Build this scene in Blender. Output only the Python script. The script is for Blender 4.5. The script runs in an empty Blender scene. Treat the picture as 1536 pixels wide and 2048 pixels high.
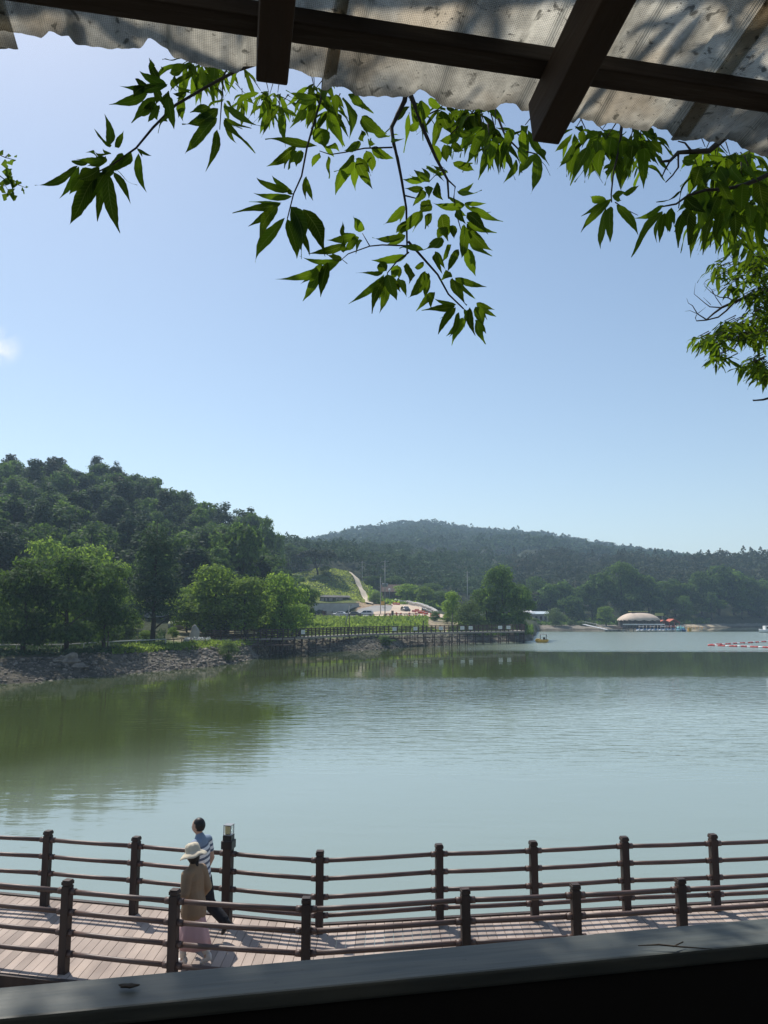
import bpy, bmesh, math, random
import numpy as np
from mathutils import Vector, Matrix, Euler

# ------------------------------------------------------------------ camera, sky, sun, exposure
scene = bpy.context.scene
COL = scene.collection
R = math.radians
F = 1538.0
PITCH = R(7.44)
CAMZ = 6.0
cp, sp = math.cos(PITCH), math.sin(PITCH)
cam = bpy.data.cameras.new('camera')
cam.sensor_fit = 'VERTICAL'; cam.sensor_height = 36.0; cam.lens = 36.0*F/2048.0
cam.clip_start = 0.05; cam.clip_end = 6000.0
cam_o = bpy.data.objects.new('camera', cam); COL.objects.link(cam_o)
cam_o.location = (0, 0, CAMZ); cam_o.rotation_euler = (math.pi/2 + PITCH, 0, 0)
scene.camera = cam_o

SUN = Vector((-0.42, 0.60, 1.0)).normalized()          # towards the sun
elev = math.asin(SUN.z); azim = math.atan2(SUN.x, SUN.y)
world = bpy.data.worlds.new('World'); scene.world = world; world.use_nodes = True
wn = world.node_tree.nodes; wl = world.node_tree.links
bg = wn['Background']
sky = wn.new('ShaderNodeTexSky'); sky.sky_type = 'NISHITA'; sky.sun_disc = False
sky.sun_elevation = elev; sky.sun_rotation = azim; sky.altitude = 50
sky.air_density = 1.0; sky.dust_density = 0.6; sky.ozone_density = 1.3
bg.inputs['Strength'].default_value = 0.135
# a small faint cloud low in the western sky, part of the sky itself
tc = wn.new('ShaderNodeTexCoord')
nz = wn.new('ShaderNodeTexNoise'); nz.inputs['Scale'].default_value = 26; nz.inputs['Detail'].default_value = 5
wl.new(tc.outputs['Generated'], nz.inputs['Vector'])
dst = wn.new('ShaderNodeVectorMath'); dst.operation = 'DISTANCE'
_cd = Vector((-0.50, 0.9916-0.2158*0.1295, 0.1295+0.2158*0.9916)).normalized()
dst.inputs[1].default_value = _cd
wl.new(tc.outputs['Generated'], dst.inputs[0])
mr = wn.new('ShaderNodeMapRange'); mr.inputs['From Min'].default_value = 0.028; mr.inputs['From Max'].default_value = 0.004
mr.interpolation_type = 'SMOOTHSTEP'
wl.new(dst.outputs['Value'], mr.inputs['Value'])
mr2 = wn.new('ShaderNodeMapRange'); mr2.inputs['From Min'].default_value = 0.38; mr2.inputs['From Max'].default_value = 0.62
wl.new(nz.outputs['Fac'], mr2.inputs['Value'])
mul = wn.new('ShaderNodeMath'); mul.operation = 'MULTIPLY'
wl.new(mr.outputs[0], mul.inputs[0]); wl.new(mr2.outputs[0], mul.inputs[1])
mxw = wn.new('ShaderNodeMixRGB'); mxw.inputs['Color2'].default_value = (7.5, 7.6, 7.8, 1)
wl.new(mul.outputs[0], mxw.inputs['Fac']); wl.new(sky.outputs[0], mxw.inputs['Color1'])
tnt = wn.new('ShaderNodeMixRGB'); tnt.blend_type = 'MULTIPLY'; tnt.inputs['Fac'].default_value = 1.0; tnt.inputs['Color2'].default_value = (1.0, 0.975, 0.91, 1)
wl.new(mxw.outputs[0], tnt.inputs['Color1']); wl.new(tnt.outputs[0], bg.inputs['Color'])

sun_d = bpy.data.lights.new('sun', 'SUN'); sun_d.energy = 5.0; sun_d.angle = R(0.5); sun_d.color = (1.0, 0.95, 0.87)
sun_o = bpy.data.objects.new('sun', sun_d); COL.objects.link(sun_o)
sun_o.rotation_euler = SUN.to_track_quat('Z', 'Y').to_euler(); sun_o.location = (-40, 60, 120)

scene.view_settings.view_transform = 'Standard'; scene.view_settings.look = 'None'
scene.view_settings.gamma = 1.0; scene.view_settings.exposure = 0.12
scene.render.engine = 'CYCLES'
cy = scene.cycles
cy.max_bounces = 7; cy.diffuse_bounces = 3; cy.glossy_bounces = 3; cy.transmission_bounces = 4
cy.transparent_max_bounces = 8; cy.volume_bounces = 1; cy.caustics_reflective = False; cy.caustics_refractive = False
cy.use_denoising = True

# ------------------------------------------------------------------ helpers
def ray(px, py):
    u = (px-768)/F; v = (1024-py)/F
    return Vector((u, cp - v*sp, sp + v*cp))
def at(px, py, Y):                     # point seen at a pixel, Y metres ahead
    d = ray(px, py); t = Y/d.y
    return Vector((d.x*t, Y, CAMZ + d.z*t))
def gp(px, py, z):                     # point seen at a pixel on the level z
    d = ray(px, py); t = (z-CAMZ)/d.z
    return Vector((d.x*t, d.y*t, z))
def xat(px, Y, z=0.0):
    return (px-768)/F*(Y*cp + (z-CAMZ)*sp)
def pxof(x, Y, z=0.0):
    return 768 + F*x/(Y*cp + (z-CAMZ)*sp)

def tag(o, label=None, cat=None, group=None, kind=None):
    if label: o['label'] = label
    if cat: o['category'] = cat
    if group: o['group'] = group
    if kind: o['kind'] = kind
    return o
def empty(name, loc=(0,0,0), rz=0.0, label=None, cat=None, group=None):
    o = bpy.data.objects.new(name, None); COL.objects.link(o)
    o.empty_display_size = 0.2
    o.location = loc; o.rotation_euler = (0,0,rz)
    return tag(o, label, cat, group)

class MB:
    def __init__(s): s.v = []; s.f = []; s.m = []; s.sm = []
    def quad(s, a, b, c, d, mi=0):
        n = len(s.v); s.v += [tuple(a), tuple(b), tuple(c), tuple(d)]; s.f.append((n,n+1,n+2,n+3)); s.m.append(mi); s.sm.append(False)
    def box(s, c, size, rot=None, mi=0, bev=0.0, M=None):
        hx, hy, hz = size[0]/2, size[1]/2, size[2]/2
        c = Vector(c)
        if rot is None: rot = Matrix.Identity(3)
        elif isinstance(rot, (int, float)): rot = Matrix.Rotation(rot, 3, 'Z')
        n = len(s.v)
        if bev <= 0:
            for x in (-hx,hx):
                for y in (-hy,hy):
                    for z in (-hz,hz): s.v.append(tuple(c + rot @ Vector((x,y,z))))
            for q in ((0,1,3,2),(4,6,7,5),(0,4,5,1),(2,3,7,6),(0,2,6,4),(1,5,7,3)):
                s.f.append(tuple(n+i for i in q)); s.m.append(mi); s.sm.append(False)
            return
        bm = bmesh.new(); bmesh.ops.create_cube(bm, size=1.0)
        for v in bm.verts: v.co = Vector((v.co.x*2*hx, v.co.y*2*hy, v.co.z*2*hz))
        bmesh.ops.bevel(bm, geom=list(bm.edges), offset=bev, segments=2, affect='EDGES', profile=0.6)
        bm.verts.index_update()
        for v in bm.verts: s.v.append(tuple(c + rot @ v.co))
        for f in bm.faces:
            s.f.append(tuple(n+v.index for v in f.verts)); s.m.append(mi); s.sm.append(False)
        bm.free()
    def tube(s, pts, rad, n=8, mi=0, cap=True, smooth=True):
        pts = [Vector(p) for p in pts]
        if not isinstance(rad, (list, tuple)): rad = [rad]*len(pts)
        base = len(s.v); K = len(pts); up = Vector((0,0,1))
        for i, p in enumerate(pts):
            d = (pts[min(i+1,K-1)] - pts[max(i-1,0)]).normalized()
            a = d.cross(up)
            if a.length < 1e-3: a = d.cross(Vector((1,0,0)))
            a.normalize(); b = a.cross(d).normalized()
            for k in range(n):
                t = 2*math.pi*k/n
                s.v.append(tuple(p + (a*math.cos(t) + b*math.sin(t))*rad[i]))
        for i in range(K-1):
            for k in range(n):
                k2 = (k+1) % n
                s.f.append((base+i*n+k, base+i*n+k2, base+(i+1)*n+k2, base+(i+1)*n+k)); s.m.append(mi); s.sm.append(smooth)
        if cap:
            s.f.append(tuple(base+k for k in range(n))[::-1]); s.m.append(mi); s.sm.append(False)
            s.f.append(tuple(base+(K-1)*n+k for k in range(n))); s.m.append(mi); s.sm.append(False)
    def lathe(s, prof, c=(0,0,0), n=20, mi=0, sx=1.0, sy=1.0, fn=None):   # prof: (r, z)
        base = len(s.v); c = Vector(c)
        for (r, z) in prof:
            for k in range(n):
                t = 2*math.pi*k/n
                p = Vector((r*sx*math.cos(t), r*sy*math.sin(t), z))
                if fn: p = fn(p, t)
                s.v.append(tuple(c+p))
        for i in range(len(prof)-1):
            for k in range(n):
                k2 = (k+1) % n
                s.f.append((base+i*n+k, base+i*n+k2, base+(i+1)*n+k2, base+(i+1)*n+k)); s.m.append(mi); s.sm.append(True)
    def ellipsoid(s, c, r, nu=14, nv=10, mi=0, rot=None, fn=None):
        base = len(s.v); c = Vector(c)
        for j in range(nv+1):
            ph = math.pi*j/nv
            for k in range(nu):
                t = 2*math.pi*k/nu
                p = Vector((r[0]*math.sin(ph)*math.cos(t), r[1]*math.sin(ph)*math.sin(t), r[2]*math.cos(ph)))
                if fn: p = fn(p)
                if rot: p = rot @ p
                s.v.append(tuple(c+p))
        for j in range(nv):
            for k in range(nu):
                k2 = (k+1) % nu
                s.f.append((base+j*nu+k, base+(j+1)*nu+k, base+(j+1)*nu+k2, base+j*nu+k2)); s.m.append(mi); s.sm.append(True)
    def build(s, name, mats, parent=None, loc=None):
        if not isinstance(mats, (list, tuple)): mats = [mats]
        me = bpy.data.meshes.new(name); me.from_pydata(s.v, [], s.f)
        for m in mats: me.materials.append(m)
        if len(mats) > 1: me.polygons.foreach_set('material_index', s.m)
        me.polygons.foreach_set('use_smooth', s.sm)
        me.update()
        o = bpy.data.objects.new(name, me); COL.objects.link(o)
        if parent: o.parent = parent
        if loc is not None: o.location = loc
        return o

def np_mesh(name, V, Fq, mats, smooth=False, mi=None):
    me = bpy.data.meshes.new(name)
    V = np.asarray(V, dtype=np.float32); Fq = np.asarray(Fq, dtype=np.int32); k = Fq.shape[1]
    me.vertices.add(len(V)); me.vertices.foreach_set('co', V.ravel())
    me.loops.add(Fq.size); me.loops.foreach_set('vertex_index', Fq.ravel())
    me.polygons.add(len(Fq)); me.polygons.foreach_set('loop_start', np.arange(0, Fq.size, k, dtype=np.int32))
    for m in (mats if isinstance(mats, (list, tuple)) else [mats]): me.materials.append(m)
    if mi is not None: me.polygons.foreach_set('material_index', np.asarray(mi, dtype=np.int32))
    me.polygons.foreach_set('use_smooth', np.full(len(Fq), smooth))
    me.update(calc_edges=True); me.validate()
    return me
def link(name, me, parent=None, loc=(0,0,0)):
    o = bpy.data.objects.new(name, me); COL.objects.link(o); o.location = loc
    if parent: o.parent = parent
    return o
def copy_tree(o, parent=None):
    c = o.copy(); COL.objects.link(c); c.parent = parent
    for ch in list(o.children): copy_tree(ch, c)
    return c

# ------------------------------------------------------------------ materials
def newmat(name):
    m = bpy.data.materials.new(name); m.use_nodes = True
    nt = m.node_tree; return m, nt.nodes, nt.links, nt.nodes['Principled BSDF']
def mat(name, c1, c2=None, rough=0.7, scale=4.0, stretch=(1,1,1), bump=0.0, bscale=None, spec=0.3, metal=0.0, island=0.0, detail=5, objrand=0.0):
    m, n, l, b = newmat(name)
    b.inputs['Roughness'].default_value = rough; b.inputs['Specular IOR Level'].default_value = spec; b.inputs['Metallic'].default_value = metal
    c2 = c2 or tuple(x*0.75 for x in c1)
    t = n.new('ShaderNodeTexCoord'); mp = n.new('ShaderNodeMapping'); mp.inputs['Scale'].default_value = stretch
    l.new(t.outputs['Object'], mp.inputs['Vector'])
    nz = n.new('ShaderNodeTexNoise'); nz.inputs['Scale'].default_value = scale; nz.inputs['Detail'].default_value = detail
    l.new(mp.outputs[0], nz.inputs['Vector'])
    r = n.new('ShaderNodeMapRange'); r.inputs['From Min'].default_value = 0.32; r.inputs['From Max'].default_value = 0.68
    l.new(nz.outputs['Fac'], r.inputs['Value'])
    mx = n.new('ShaderNodeMixRGB'); mx.inputs['Color1'].default_value = (*c1, 1); mx.inputs['Color2'].default_value = (*c2, 1)
    l.new(r.outputs[0], mx.inputs['Fac'])
    out = mx.outputs[0]
    if island or objrand:
        if island: g = n.new('ShaderNodeNewGeometry'); src = g.outputs['Random Per Island']; amt = island
        else: g = n.new('ShaderNodeObjectInfo'); src = g.outputs['Random']; amt = objrand
        h = n.new('ShaderNodeHueSaturation'); rr = n.new('ShaderNodeMapRange')
        rr.inputs['To Min'].default_value = 1-amt; rr.inputs['To Max'].default_value = 1+amt
        l.new(src, rr.inputs['Value']); l.new(rr.outputs[0], h.inputs['Value']); l.new(out, h.inputs['Color']); out = h.outputs[0]
    l.new(out, b.inputs['Base Color'])
    if bump:
        n2 = n.new('ShaderNodeTexNoise'); n2.inputs['Scale'].default_value = bscale or scale*4; n2.inputs['Detail'].default_value = 4
        l.new(mp.outputs[0], n2.inputs['Vector'])
        bp = n.new('ShaderNodeBump'); bp.inputs['Strength'].default_value = 1.0; bp.inputs['Distance'].default_value = bump
        l.new(n2.outputs['Fac'], bp.inputs['Height']); l.new(bp.outputs[0], b.inputs['Normal'])
    return m

def leafmat(name, c1, c2, trans, tfac=0.35, wscale=0.15, island=0.35, objr=0.2, rough=0.7, spec=0.08):
    m, n, l, b = newmat(name)
    b.inputs['Roughness'].default_value = rough; b.inputs['Specular IOR Level'].default_value = spec
    g = n.new('ShaderNodeNewGeometry'); oi = n.new('ShaderNodeObjectInfo')
    nz = n.new('ShaderNodeTexNoise'); nz.inputs['Scale'].default_value = wscale; nz.inputs['Detail'].default_value = 3
    l.new(g.outputs['Position'], nz.inputs['Vector'])
    r = n.new('ShaderNodeMapRange'); r.inputs['From Min'].default_value = 0.35; r.inputs['From Max'].default_value = 0.65
    l.new(nz.outputs['Fac'], r.inputs['Value'])
    mx = n.new('ShaderNodeMixRGB'); mx.inputs['Color1'].default_value = (*c1,1); mx.inputs['Color2'].default_value = (*c2,1)
    l.new(r.outputs[0], mx.inputs['Fac'])
    a = n.new('ShaderNodeMapRange'); a.inputs['To Min'].default_value = 1-island; a.inputs['To Max'].default_value = 1+island
    l.new(g.outputs['Random Per Island'], a.inputs['Value'])
    a2 = n.new('ShaderNodeMapRange'); a2.inputs['To Min'].default_value = 1-objr; a2.inputs['To Max'].default_value = 1+objr
    l.new(oi.outputs['Random'], a2.inputs['Value'])
    mm = n.new('ShaderNodeMath'); mm.operation = 'MULTIPLY'; l.new(a.outputs[0], mm.inputs[0]); l.new(a2.outputs[0], mm.inputs[1])
    h = n.new('ShaderNodeHueSaturation'); l.new(mm.outputs[0], h.inputs['Value']); l.new(mx.outputs[0], h.inputs['Color'])
    l.new(h.outputs[0], b.inputs['Base Color'])
    tr = n.new('ShaderNodeBsdfTranslucent')
    h2 = n.new('ShaderNodeHueSaturation'); h2.inputs['Color'].default_value = (*trans,1); l.new(mm.outputs[0], h2.inputs['Value'])
    l.new(h2.outputs[0], tr.inputs['Color'])
    ms = n.new('ShaderNodeMixShader'); ms.inputs['Fac'].default_value = tfac
    l.new(b.outputs[0], ms.inputs[1]); l.new(tr.outputs[0], ms.inputs[2]); l.new(ms.outputs[0], n['Material Output'].inputs['Surface'])
    return m

M = {}
M['bark'] = mat('bark', (0.055,0.045,0.035), (0.03,0.025,0.02), 0.9, 3, (1,1,0.2), 0.02)
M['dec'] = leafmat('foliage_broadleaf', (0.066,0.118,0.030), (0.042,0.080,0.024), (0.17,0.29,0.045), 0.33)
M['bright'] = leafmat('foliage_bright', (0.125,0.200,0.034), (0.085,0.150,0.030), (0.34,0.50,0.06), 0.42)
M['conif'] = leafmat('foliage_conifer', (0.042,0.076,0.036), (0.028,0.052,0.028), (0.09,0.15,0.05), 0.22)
M['pine'] = leafmat('foliage_pine', (0.038,0.058,0.026), (0.050,0.050,0.026), (0.05,0.08,0.03), 0.15, wscale=0.08)
M['will'] = leafmat('foliage_willow', (0.10,0.15,0.045), (0.08,0.12,0.04), (0.20,0.30,0.08), 0.35)
M['far'] = leafmat('foliage_far', (0.045,0.090,0.030), (0.034,0.062,0.026), (0.06,0.10,0.03), 0.2, wscale=0.02)
M['chest'] = leafmat('foliage_chestnut', (0.014,0.036,0.010), (0.010,0.027,0.008), (0.155,0.26,0.008), 0.33, wscale=3, island=0.5, rough=0.6, spec=0.0)
M['grass'] = leafmat('grass_blades', (0.135,0.205,0.040), (0.085,0.14,0.032), (0.32,0.44,0.07), 0.38, wscale=0.3)
M['lawn'] = leafmat('lawn_blades', (0.26,0.33,0.065), (0.17,0.24,0.05), (0.52,0.62,0.12), 0.42, wscale=0.12)
M['lightwall'] = mat('light_concrete', (0.62,0.60,0.54), (0.48,0.46,0.42), 0.85, 0.5, bump=0.01)
M['rock'] = mat('rock', (0.25,0.215,0.175), (0.11,0.097,0.082), 0.85, 2.5, bump=0.05, island=0.35)
M['wood_dk'] = mat('weathered_dark_timber', (0.062,0.038,0.030), (0.028,0.019,0.017), 0.6, 6, (1,1,0.15), 0.004, 30, objrand=0.12)
M['rail'] = mat('brown_round_rail', (0.125,0.074,0.058), (0.070,0.043,0.036), 0.5, 5, (0.6,0.6,3), 0.002, 30, spec=0.5)
M['plank'] = mat('deck_planks', (0.43,0.345,0.29), (0.27,0.215,0.185), 0.75, 2.2, (1.2,0.35,1), 0.003, 40, island=0.22)
M['concrete'] = mat('concrete', (0.38,0.37,0.34), (0.28,0.27,0.25), 0.85, 0.8, bump=0.01)
M['asphalt'] = mat('asphalt', (0.30,0.29,0.275), (0.24,0.235,0.225), 0.9, 0.5)
M['dirt'] = mat('tan_dirt', (0.56,0.45,0.34), (0.46,0.36,0.27), 0.9, 0.3, bump=0.03)
M['white'] = mat('white_paint', (0.78,0.78,0.77), (0.70,0.70,0.69), 0.45, 2)
M['black'] = mat('black_metal', (0.012,0.012,0.013), (0.02,0.02,0.02), 0.35, 4)
M['steel'] = mat('grey_steel', (0.30,0.31,0.32), (0.24,0.25,0.26), 0.4, 3, metal=0.4)
M['glassdk'] = mat('dark_window', (0.02,0.025,0.03), (0.03,0.035,0.04), 0.12, 1, spec=0.6)
M['tyre'] = mat('tyre_rubber', (0.02,0.02,0.02), (0.03,0.03,0.03), 0.9, 4)
M['orange'] = mat('orange_plastic', (0.75,0.13,0.03), (0.65,0.10,0.03), 0.45, 2)
M['red'] = mat('red_plastic', (0.55,0.05,0.04), (0.45,0.04,0.04), 0.45, 2)
M['redroof'] = mat('red_roof', (0.48,0.11,0.06), (0.36,0.09,0.05), 0.7, 1.5)
M['brownroof'] = mat('brown_tile_roof', (0.12,0.075,0.06), (0.09,0.06,0.05), 0.8, 1.5)
M['thatch'] = mat('tan_membrane_roof', (0.62,0.50,0.40), (0.50,0.40,0.32), 0.8, 0.6, bump=0.02)
M['yellow'] = mat('yellow_paint', (0.72,0.42,0.05), (0.62,0.35,0.04), 0.4, 2)
M['blue'] = mat('blue_paint', (0.06,0.22,0.50), (0.05,0.18,0.42), 0.4, 2)
M['teal'] = mat('teal_canvas', (0.10,0.34,0.33), (0.08,0.28,0.28), 0.6, 2)
M['ygreen'] = mat('yellow_green_board', (0.42,0.42,0.14), (0.34,0.36,0.12), 0.6, 2)
M['bag'] = mat('white_sandbag', (0.60,0.57,0.53), (0.48,0.45,0.42), 0.9, 3, island=0.2)
M['stone'] = mat('pale_stone', (0.38,0.36,0.33), (0.26,0.25,0.23), 0.8, 1.2, bump=0.03)
HAZE = 0.00033
# ------------------------------------------------------------------ terrain
PXK = [-600, 0, 230, 450, 520, 560, 600, 700, 760, 850, 950, 1050, 1066, 1078, 1250, 1400, 1536, 2600]
KN = [
 [(58,0),(64,1.8),(95,2.6),(120,5),(180,25),(262,51),(420,60),(700,40),(1150,90),(1900,20)],
 [(66,0),(73,1.8),(105,2.8),(125,5),(180,24),(250,46.5),(420,50),(700,40),(1150,90),(1900,20)],
 [(75,0),(82,1.8),(110,2.8),(130,5),(190,22),(250,42.5),(420,45),(700,40),(1150,90),(1900,20)],
 [(90,0),(96,1.8),(115,2.6),(135,4.5),(190,15),(250,30),(420,40),(700,40),(1150,90),(1900,20)],
 [(104,0),(108,1.8),(120,2.6),(145,4.2),(195,10),(255,24),(420,40),(700,40),(1150,95),(1900,20)],
 [(116,0),(120,1.8),(140,3.0),(190,4.2),(245,10),(285,19),(420,38),(700,40),(1150,98),(1900,20)],
 [(117,0),(121,1.6),(150,3.2),(239,5.4),(242,9.2),(290,20),(430,37),(700,50),(1150,102),(1900,20)],
 [(122,0),(127,1.5),(150,3.0),(239,5.4),(242,9.0),(290,18.5),(430,34.5),(700,60),(1150,118),(1900,20)],
 [(128,0),(134,1.5),(155,3.0),(207,4.6),(250,8.3),(300,13),(430,33),(700,60),(1150,126),(1900,20)],
 [(142,0),(147,1.5),(165,3.0),(207,4.7),(248,7.4),(300,11),(440,30),(700,62),(1150,133),(1900,20)],
 [(154,0),(158,1.2),(175,2.4),(205,3.8),(260,5),(330,9),(450,29),(700,60),(1150,122),(1900,20)],
 [(163,0),(166,0.9),(180,1.8),(215,2.4),(270,3),(350,8),(470,30),(700,60),(1150,116),(1900,20)],
 [(169,0),(172,0.9),(185,1.6),(215,2.2),(275,3),(350,8),(470,30),(700,60),(1150,115),(1900,20)],
 [(266,0),(270,1.0),(285,1.8),(300,2.4),(320,3.5),(350,8),(470,30),(700,60),(1150,114),(1900,20)],
 [(275,0),(285,1.2),(300,2),(310,3),(340,9),(370,14),(480,30),(700,50),(1150,92),(1900,20)],
 [(300,0),(310,1.5),(320,3),(330,4),(350,9),(380,14),(480,31),(700,45),(1150,76),(1900,20)],
 [(330,0),(338,1.5),(345,3),(355,5),(370,10),(390,15),(490,34),(700,40),(1150,60),(1900,20)],
 [(350,0),(358,1.5),(365,3),(375,5),(390,10),(410,15),(510,40),(700,40),(1150,60),(1900,20)],
]
PXK = np.array(PXK, float); KN = np.array(KN, float)
def vnoise(x, y, s, seed=0):
    v = np.zeros_like(np.asarray(x, float))
    rs = np.random.RandomState(seed); a = 1.0; tot = 0
    for o in range(4):
        for k in range(3):
            th = rs.uniform(0, 6.283); ph = rs.uniform(0, 6.283); f = (2**o)*rs.uniform(0.7,1.4)/s
            v = v + a*np.sin((x*math.cos(th)+y*math.sin(th))*f*6.283+ph)
            tot += a
        a *= 0.55
    return v/tot*2
def Hraw(x, Y):
    x = np.asarray(x, float); Y = np.asarray(Y, float)
    px = np.clip(768 + F*x/np.maximum(Y*cp - 0.6, 5.0), -600, 2600)
    ys = np.stack([np.interp(px, PXK, KN[:,k,0]) for k in range(KN.shape[1])], -1)
    zs = np.stack([np.interp(px, PXK, KN[:,k,1]) for k in range(KN.shape[1])], -1)
    wob = vnoise(x, Y, 14, 3)*1.6*np.clip((200-ys[...,0])/60,0,1)
    Y2 = Y + wob
    z = np.full(Y.shape, 20.0)
    for k in range(KN.shape[1]-1):
        y0, y1, z0, z1 = ys[...,k], ys[...,k+1], zs[...,k], zs[...,k+1]
        m = (Y2 >= y0) & (Y2 < y1)
        t = (Y2-y0)/np.maximum(y1-y0, 1e-3)
        z = np.where(m, z0+(z1-z0)*t, z)
    z = np.where(Y2 < ys[...,0], np.maximum(-0.18*(ys[...,0]-Y2)-0.02, -2.0), z)
    return z, ys, Y2
def H(x, Y):
    z, ys, Y2 = Hraw(x, Y)
    amp = np.clip((Y-55)/600, 0.0, 1.0)
    hill = np.clip((z-6)/10, 0, 1)
    return z + vnoise(x, Y, 5.0, 1)*0.10*np.clip(z,0,1) + hill*vnoise(x, Y, 45, 2)*(0.7+4*amp)
def Hs(x, Y): return float(H(np.array([x]), np.array([Y]))[0])

pxs = np.arange(-700, 2400, 6.0)
Ys = [54.0]
while Ys[-1] < 1880: Ys.append(Ys[-1]*(1.006 if Ys[-1] < 340 else 1.018))
Ys = np.array(Ys)
PX, YY = np.meshgrid(pxs, Ys)
XX = (PX-768)/F*(YY*cp-0.6)
ZZ = H(XX, YY)
V = np.stack([XX, YY, ZZ], -1).reshape(-1, 3)
nr, nc = PX.shape
idx = np.arange(nr*nc).reshape(nr, nc)
Q = np.stack([idx[:-1,:-1], idx[:-1,1:], idx[1:,1:], idx[1:,:-1]], -1).reshape(-1, 4)
# albedo by what covers the ground: mud/rock, grass, forest litter, bare soil, plus painted grove shade
zr, ysr, Y2r = Hraw(XX, YY)
n1 = vnoise(XX, YY, 6, 7); n2 = vnoise(XX, YY, 2.0, 8)
col = np.zeros((nr, nc, 3)); col[:] = (0.035, 0.045, 0.022)
grass = np.array((0.085, 0.125, 0.030)); grass2 = np.array((0.13, 0.155, 0.045)); rockc = np.array((0.15,0.135,0.11)); mud = np.array((0.060,0.055,0.044)); dirt = np.array((0.42,0.33,0.24))
def put(m, c):
    m = np.clip(m, 0, 1)[...,None]; col[:] = col*(1-m)+np.asarray(c)*m
bank = (Y2r < ysr[...,2]+3)
put(bank*1.0, (0.060,0.065,0.035))
put(((PX>540)&(PX<1060)&(Y2r>ysr[...,1])&(Y2r<206))*(0.75+0.25*n1), grass)
put(((PX>560)&(PX<745)&(YY>240)&(YY<298))*1.0, grass2)
put(((PX>560)&(PX<745)&(YY>240)&(YY<298)&(np.sin(YY*0.62)>0.45))*0.9, (0.07,0.10,0.028))
put(((PX>270)&(PX<520)&(zr>1.5)&(YY<104))*(0.6+0.3*n1), grass)
put(((PX>340)&(PX<470)&(zr>1.8)&(YY>101)&(YY<125))*0.6, (0.30,0.26,0.18))
put((zr<1.75)*(zr<1.75)*(YY<200)*np.clip(0.75+0.5*n2,0.3,1), rockc)
put((zr<1.4)*(YY>200), (0.15,0.145,0.12))
put((zr<1.75)*(YY<200)*np.clip((300-PX)/120,0,1)*0.7, (0.055,0.048,0.038))  # shade of the grove painted into the left bank's colour
put(((PX>1080)&(PX<1240)&(zr<1.9)&(YY>200))*0.7, (0.24,0.21,0.17))
put(((PX>1330)&(PX<1430)&(zr<1.2)&(YY>200))*0.8, (0.44,0.36,0.25))
put((zr<0.35)*0.9, mud)
put(((PX>845)&(PX<925)&(YY>160)&(YY<200))*np.clip(0.8+n1*0.5,0,1), (0.30,0.24,0.17))
put(((PX>715)&(PX<800)&(YY>236)&(YY<262))*0.75, (0.40,0.28,0.19))
m_ter, n, l, b = newmat('terrain'); b.inputs['Roughness'].default_value = 0.95; b.inputs['Specular IOR Level'].default_value = 0.1
vc = n.new('ShaderNodeVertexColor'); vc.layer_name = 'albedo'
g = n.new('ShaderNodeNewGeometry')
nz = n.new('ShaderNodeTexNoise'); nz.inputs['Scale'].default_value = 1.6; nz.inputs['Detail'].default_value = 8; l.new(g.outputs['Position'], nz.inputs['Vector'])
r = n.new('ShaderNodeMapRange'); r.inputs['From Min'].default_value=0.3; r.inputs['From Max'].default_value=0.7; r.inputs['To Min'].default_value=0.55; r.inputs['To Max'].default_value=1.45
l.new(nz.outputs['Fac'], r.inputs['Value'])
h = n.new('ShaderNodeHueSaturation'); l.new(vc.outputs['Color'], h.inputs['Color']); l.new(r.outputs[0], h.inputs['Value'])
l.new(h.outputs[0], b.inputs['Base Color'])
bp = n.new('ShaderNodeBump'); bp.inputs['Distance'].default_value = 0.25; l.new(nz.outputs['Fac'], bp.inputs['Height']); l.new(bp.outputs[0], b.inputs['Normal'])
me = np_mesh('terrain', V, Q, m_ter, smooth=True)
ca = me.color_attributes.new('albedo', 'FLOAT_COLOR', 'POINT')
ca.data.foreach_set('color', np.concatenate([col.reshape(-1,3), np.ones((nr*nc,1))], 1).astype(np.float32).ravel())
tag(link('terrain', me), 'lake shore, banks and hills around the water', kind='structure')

# ------------------------------------------------------------------ water
m_w, n, l, b = newmat('lake_water')
b.inputs['Roughness'].default_value = 0.03; b.inputs['IOR'].default_value = 1.78; b.inputs['Specular IOR Level'].default_value = 0.5
g = n.new('ShaderNodeNewGeometry')
sep = n.new('ShaderNodeSeparateXYZ'); l.new(g.outputs['Position'], sep.inputs[0])
# turbid tint with hill and sky reflections painted in: olive left, milky teal open
def mth(op, a, b_, c_=None):
    k = n.new('ShaderNodeMath'); k.operation = op
    for i, x in enumerate((a, b_, c_)):
        if x is None: continue
        if isinstance(x, (int, float)): k.inputs[i].default_value = x
        else: l.new(x, k.inputs[i])
    return k.outputs[0]
def sstep(x, a, b_):
    k = n.new('ShaderNodeMapRange'); k.interpolation_type = 'SMOOTHSTEP'; k.inputs['From Min'].default_value = a; k.inputs['From Max'].default_value = b_; l.new(x, k.inputs['Value']); return k.outputs[0]
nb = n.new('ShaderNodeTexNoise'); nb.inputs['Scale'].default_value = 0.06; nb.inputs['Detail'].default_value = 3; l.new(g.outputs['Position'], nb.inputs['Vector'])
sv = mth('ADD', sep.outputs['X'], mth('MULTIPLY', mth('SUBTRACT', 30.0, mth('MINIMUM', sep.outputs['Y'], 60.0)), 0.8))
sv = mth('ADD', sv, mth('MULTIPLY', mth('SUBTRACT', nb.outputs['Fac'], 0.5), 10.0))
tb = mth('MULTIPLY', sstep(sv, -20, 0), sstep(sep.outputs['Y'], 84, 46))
mx = n.new('ShaderNodeMixRGB'); mx.inputs['Color1'].default_value = (0.056,0.074,0.024,1); mx.inputs['Color2'].default_value = (0.215,0.262,0.215,1)

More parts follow.
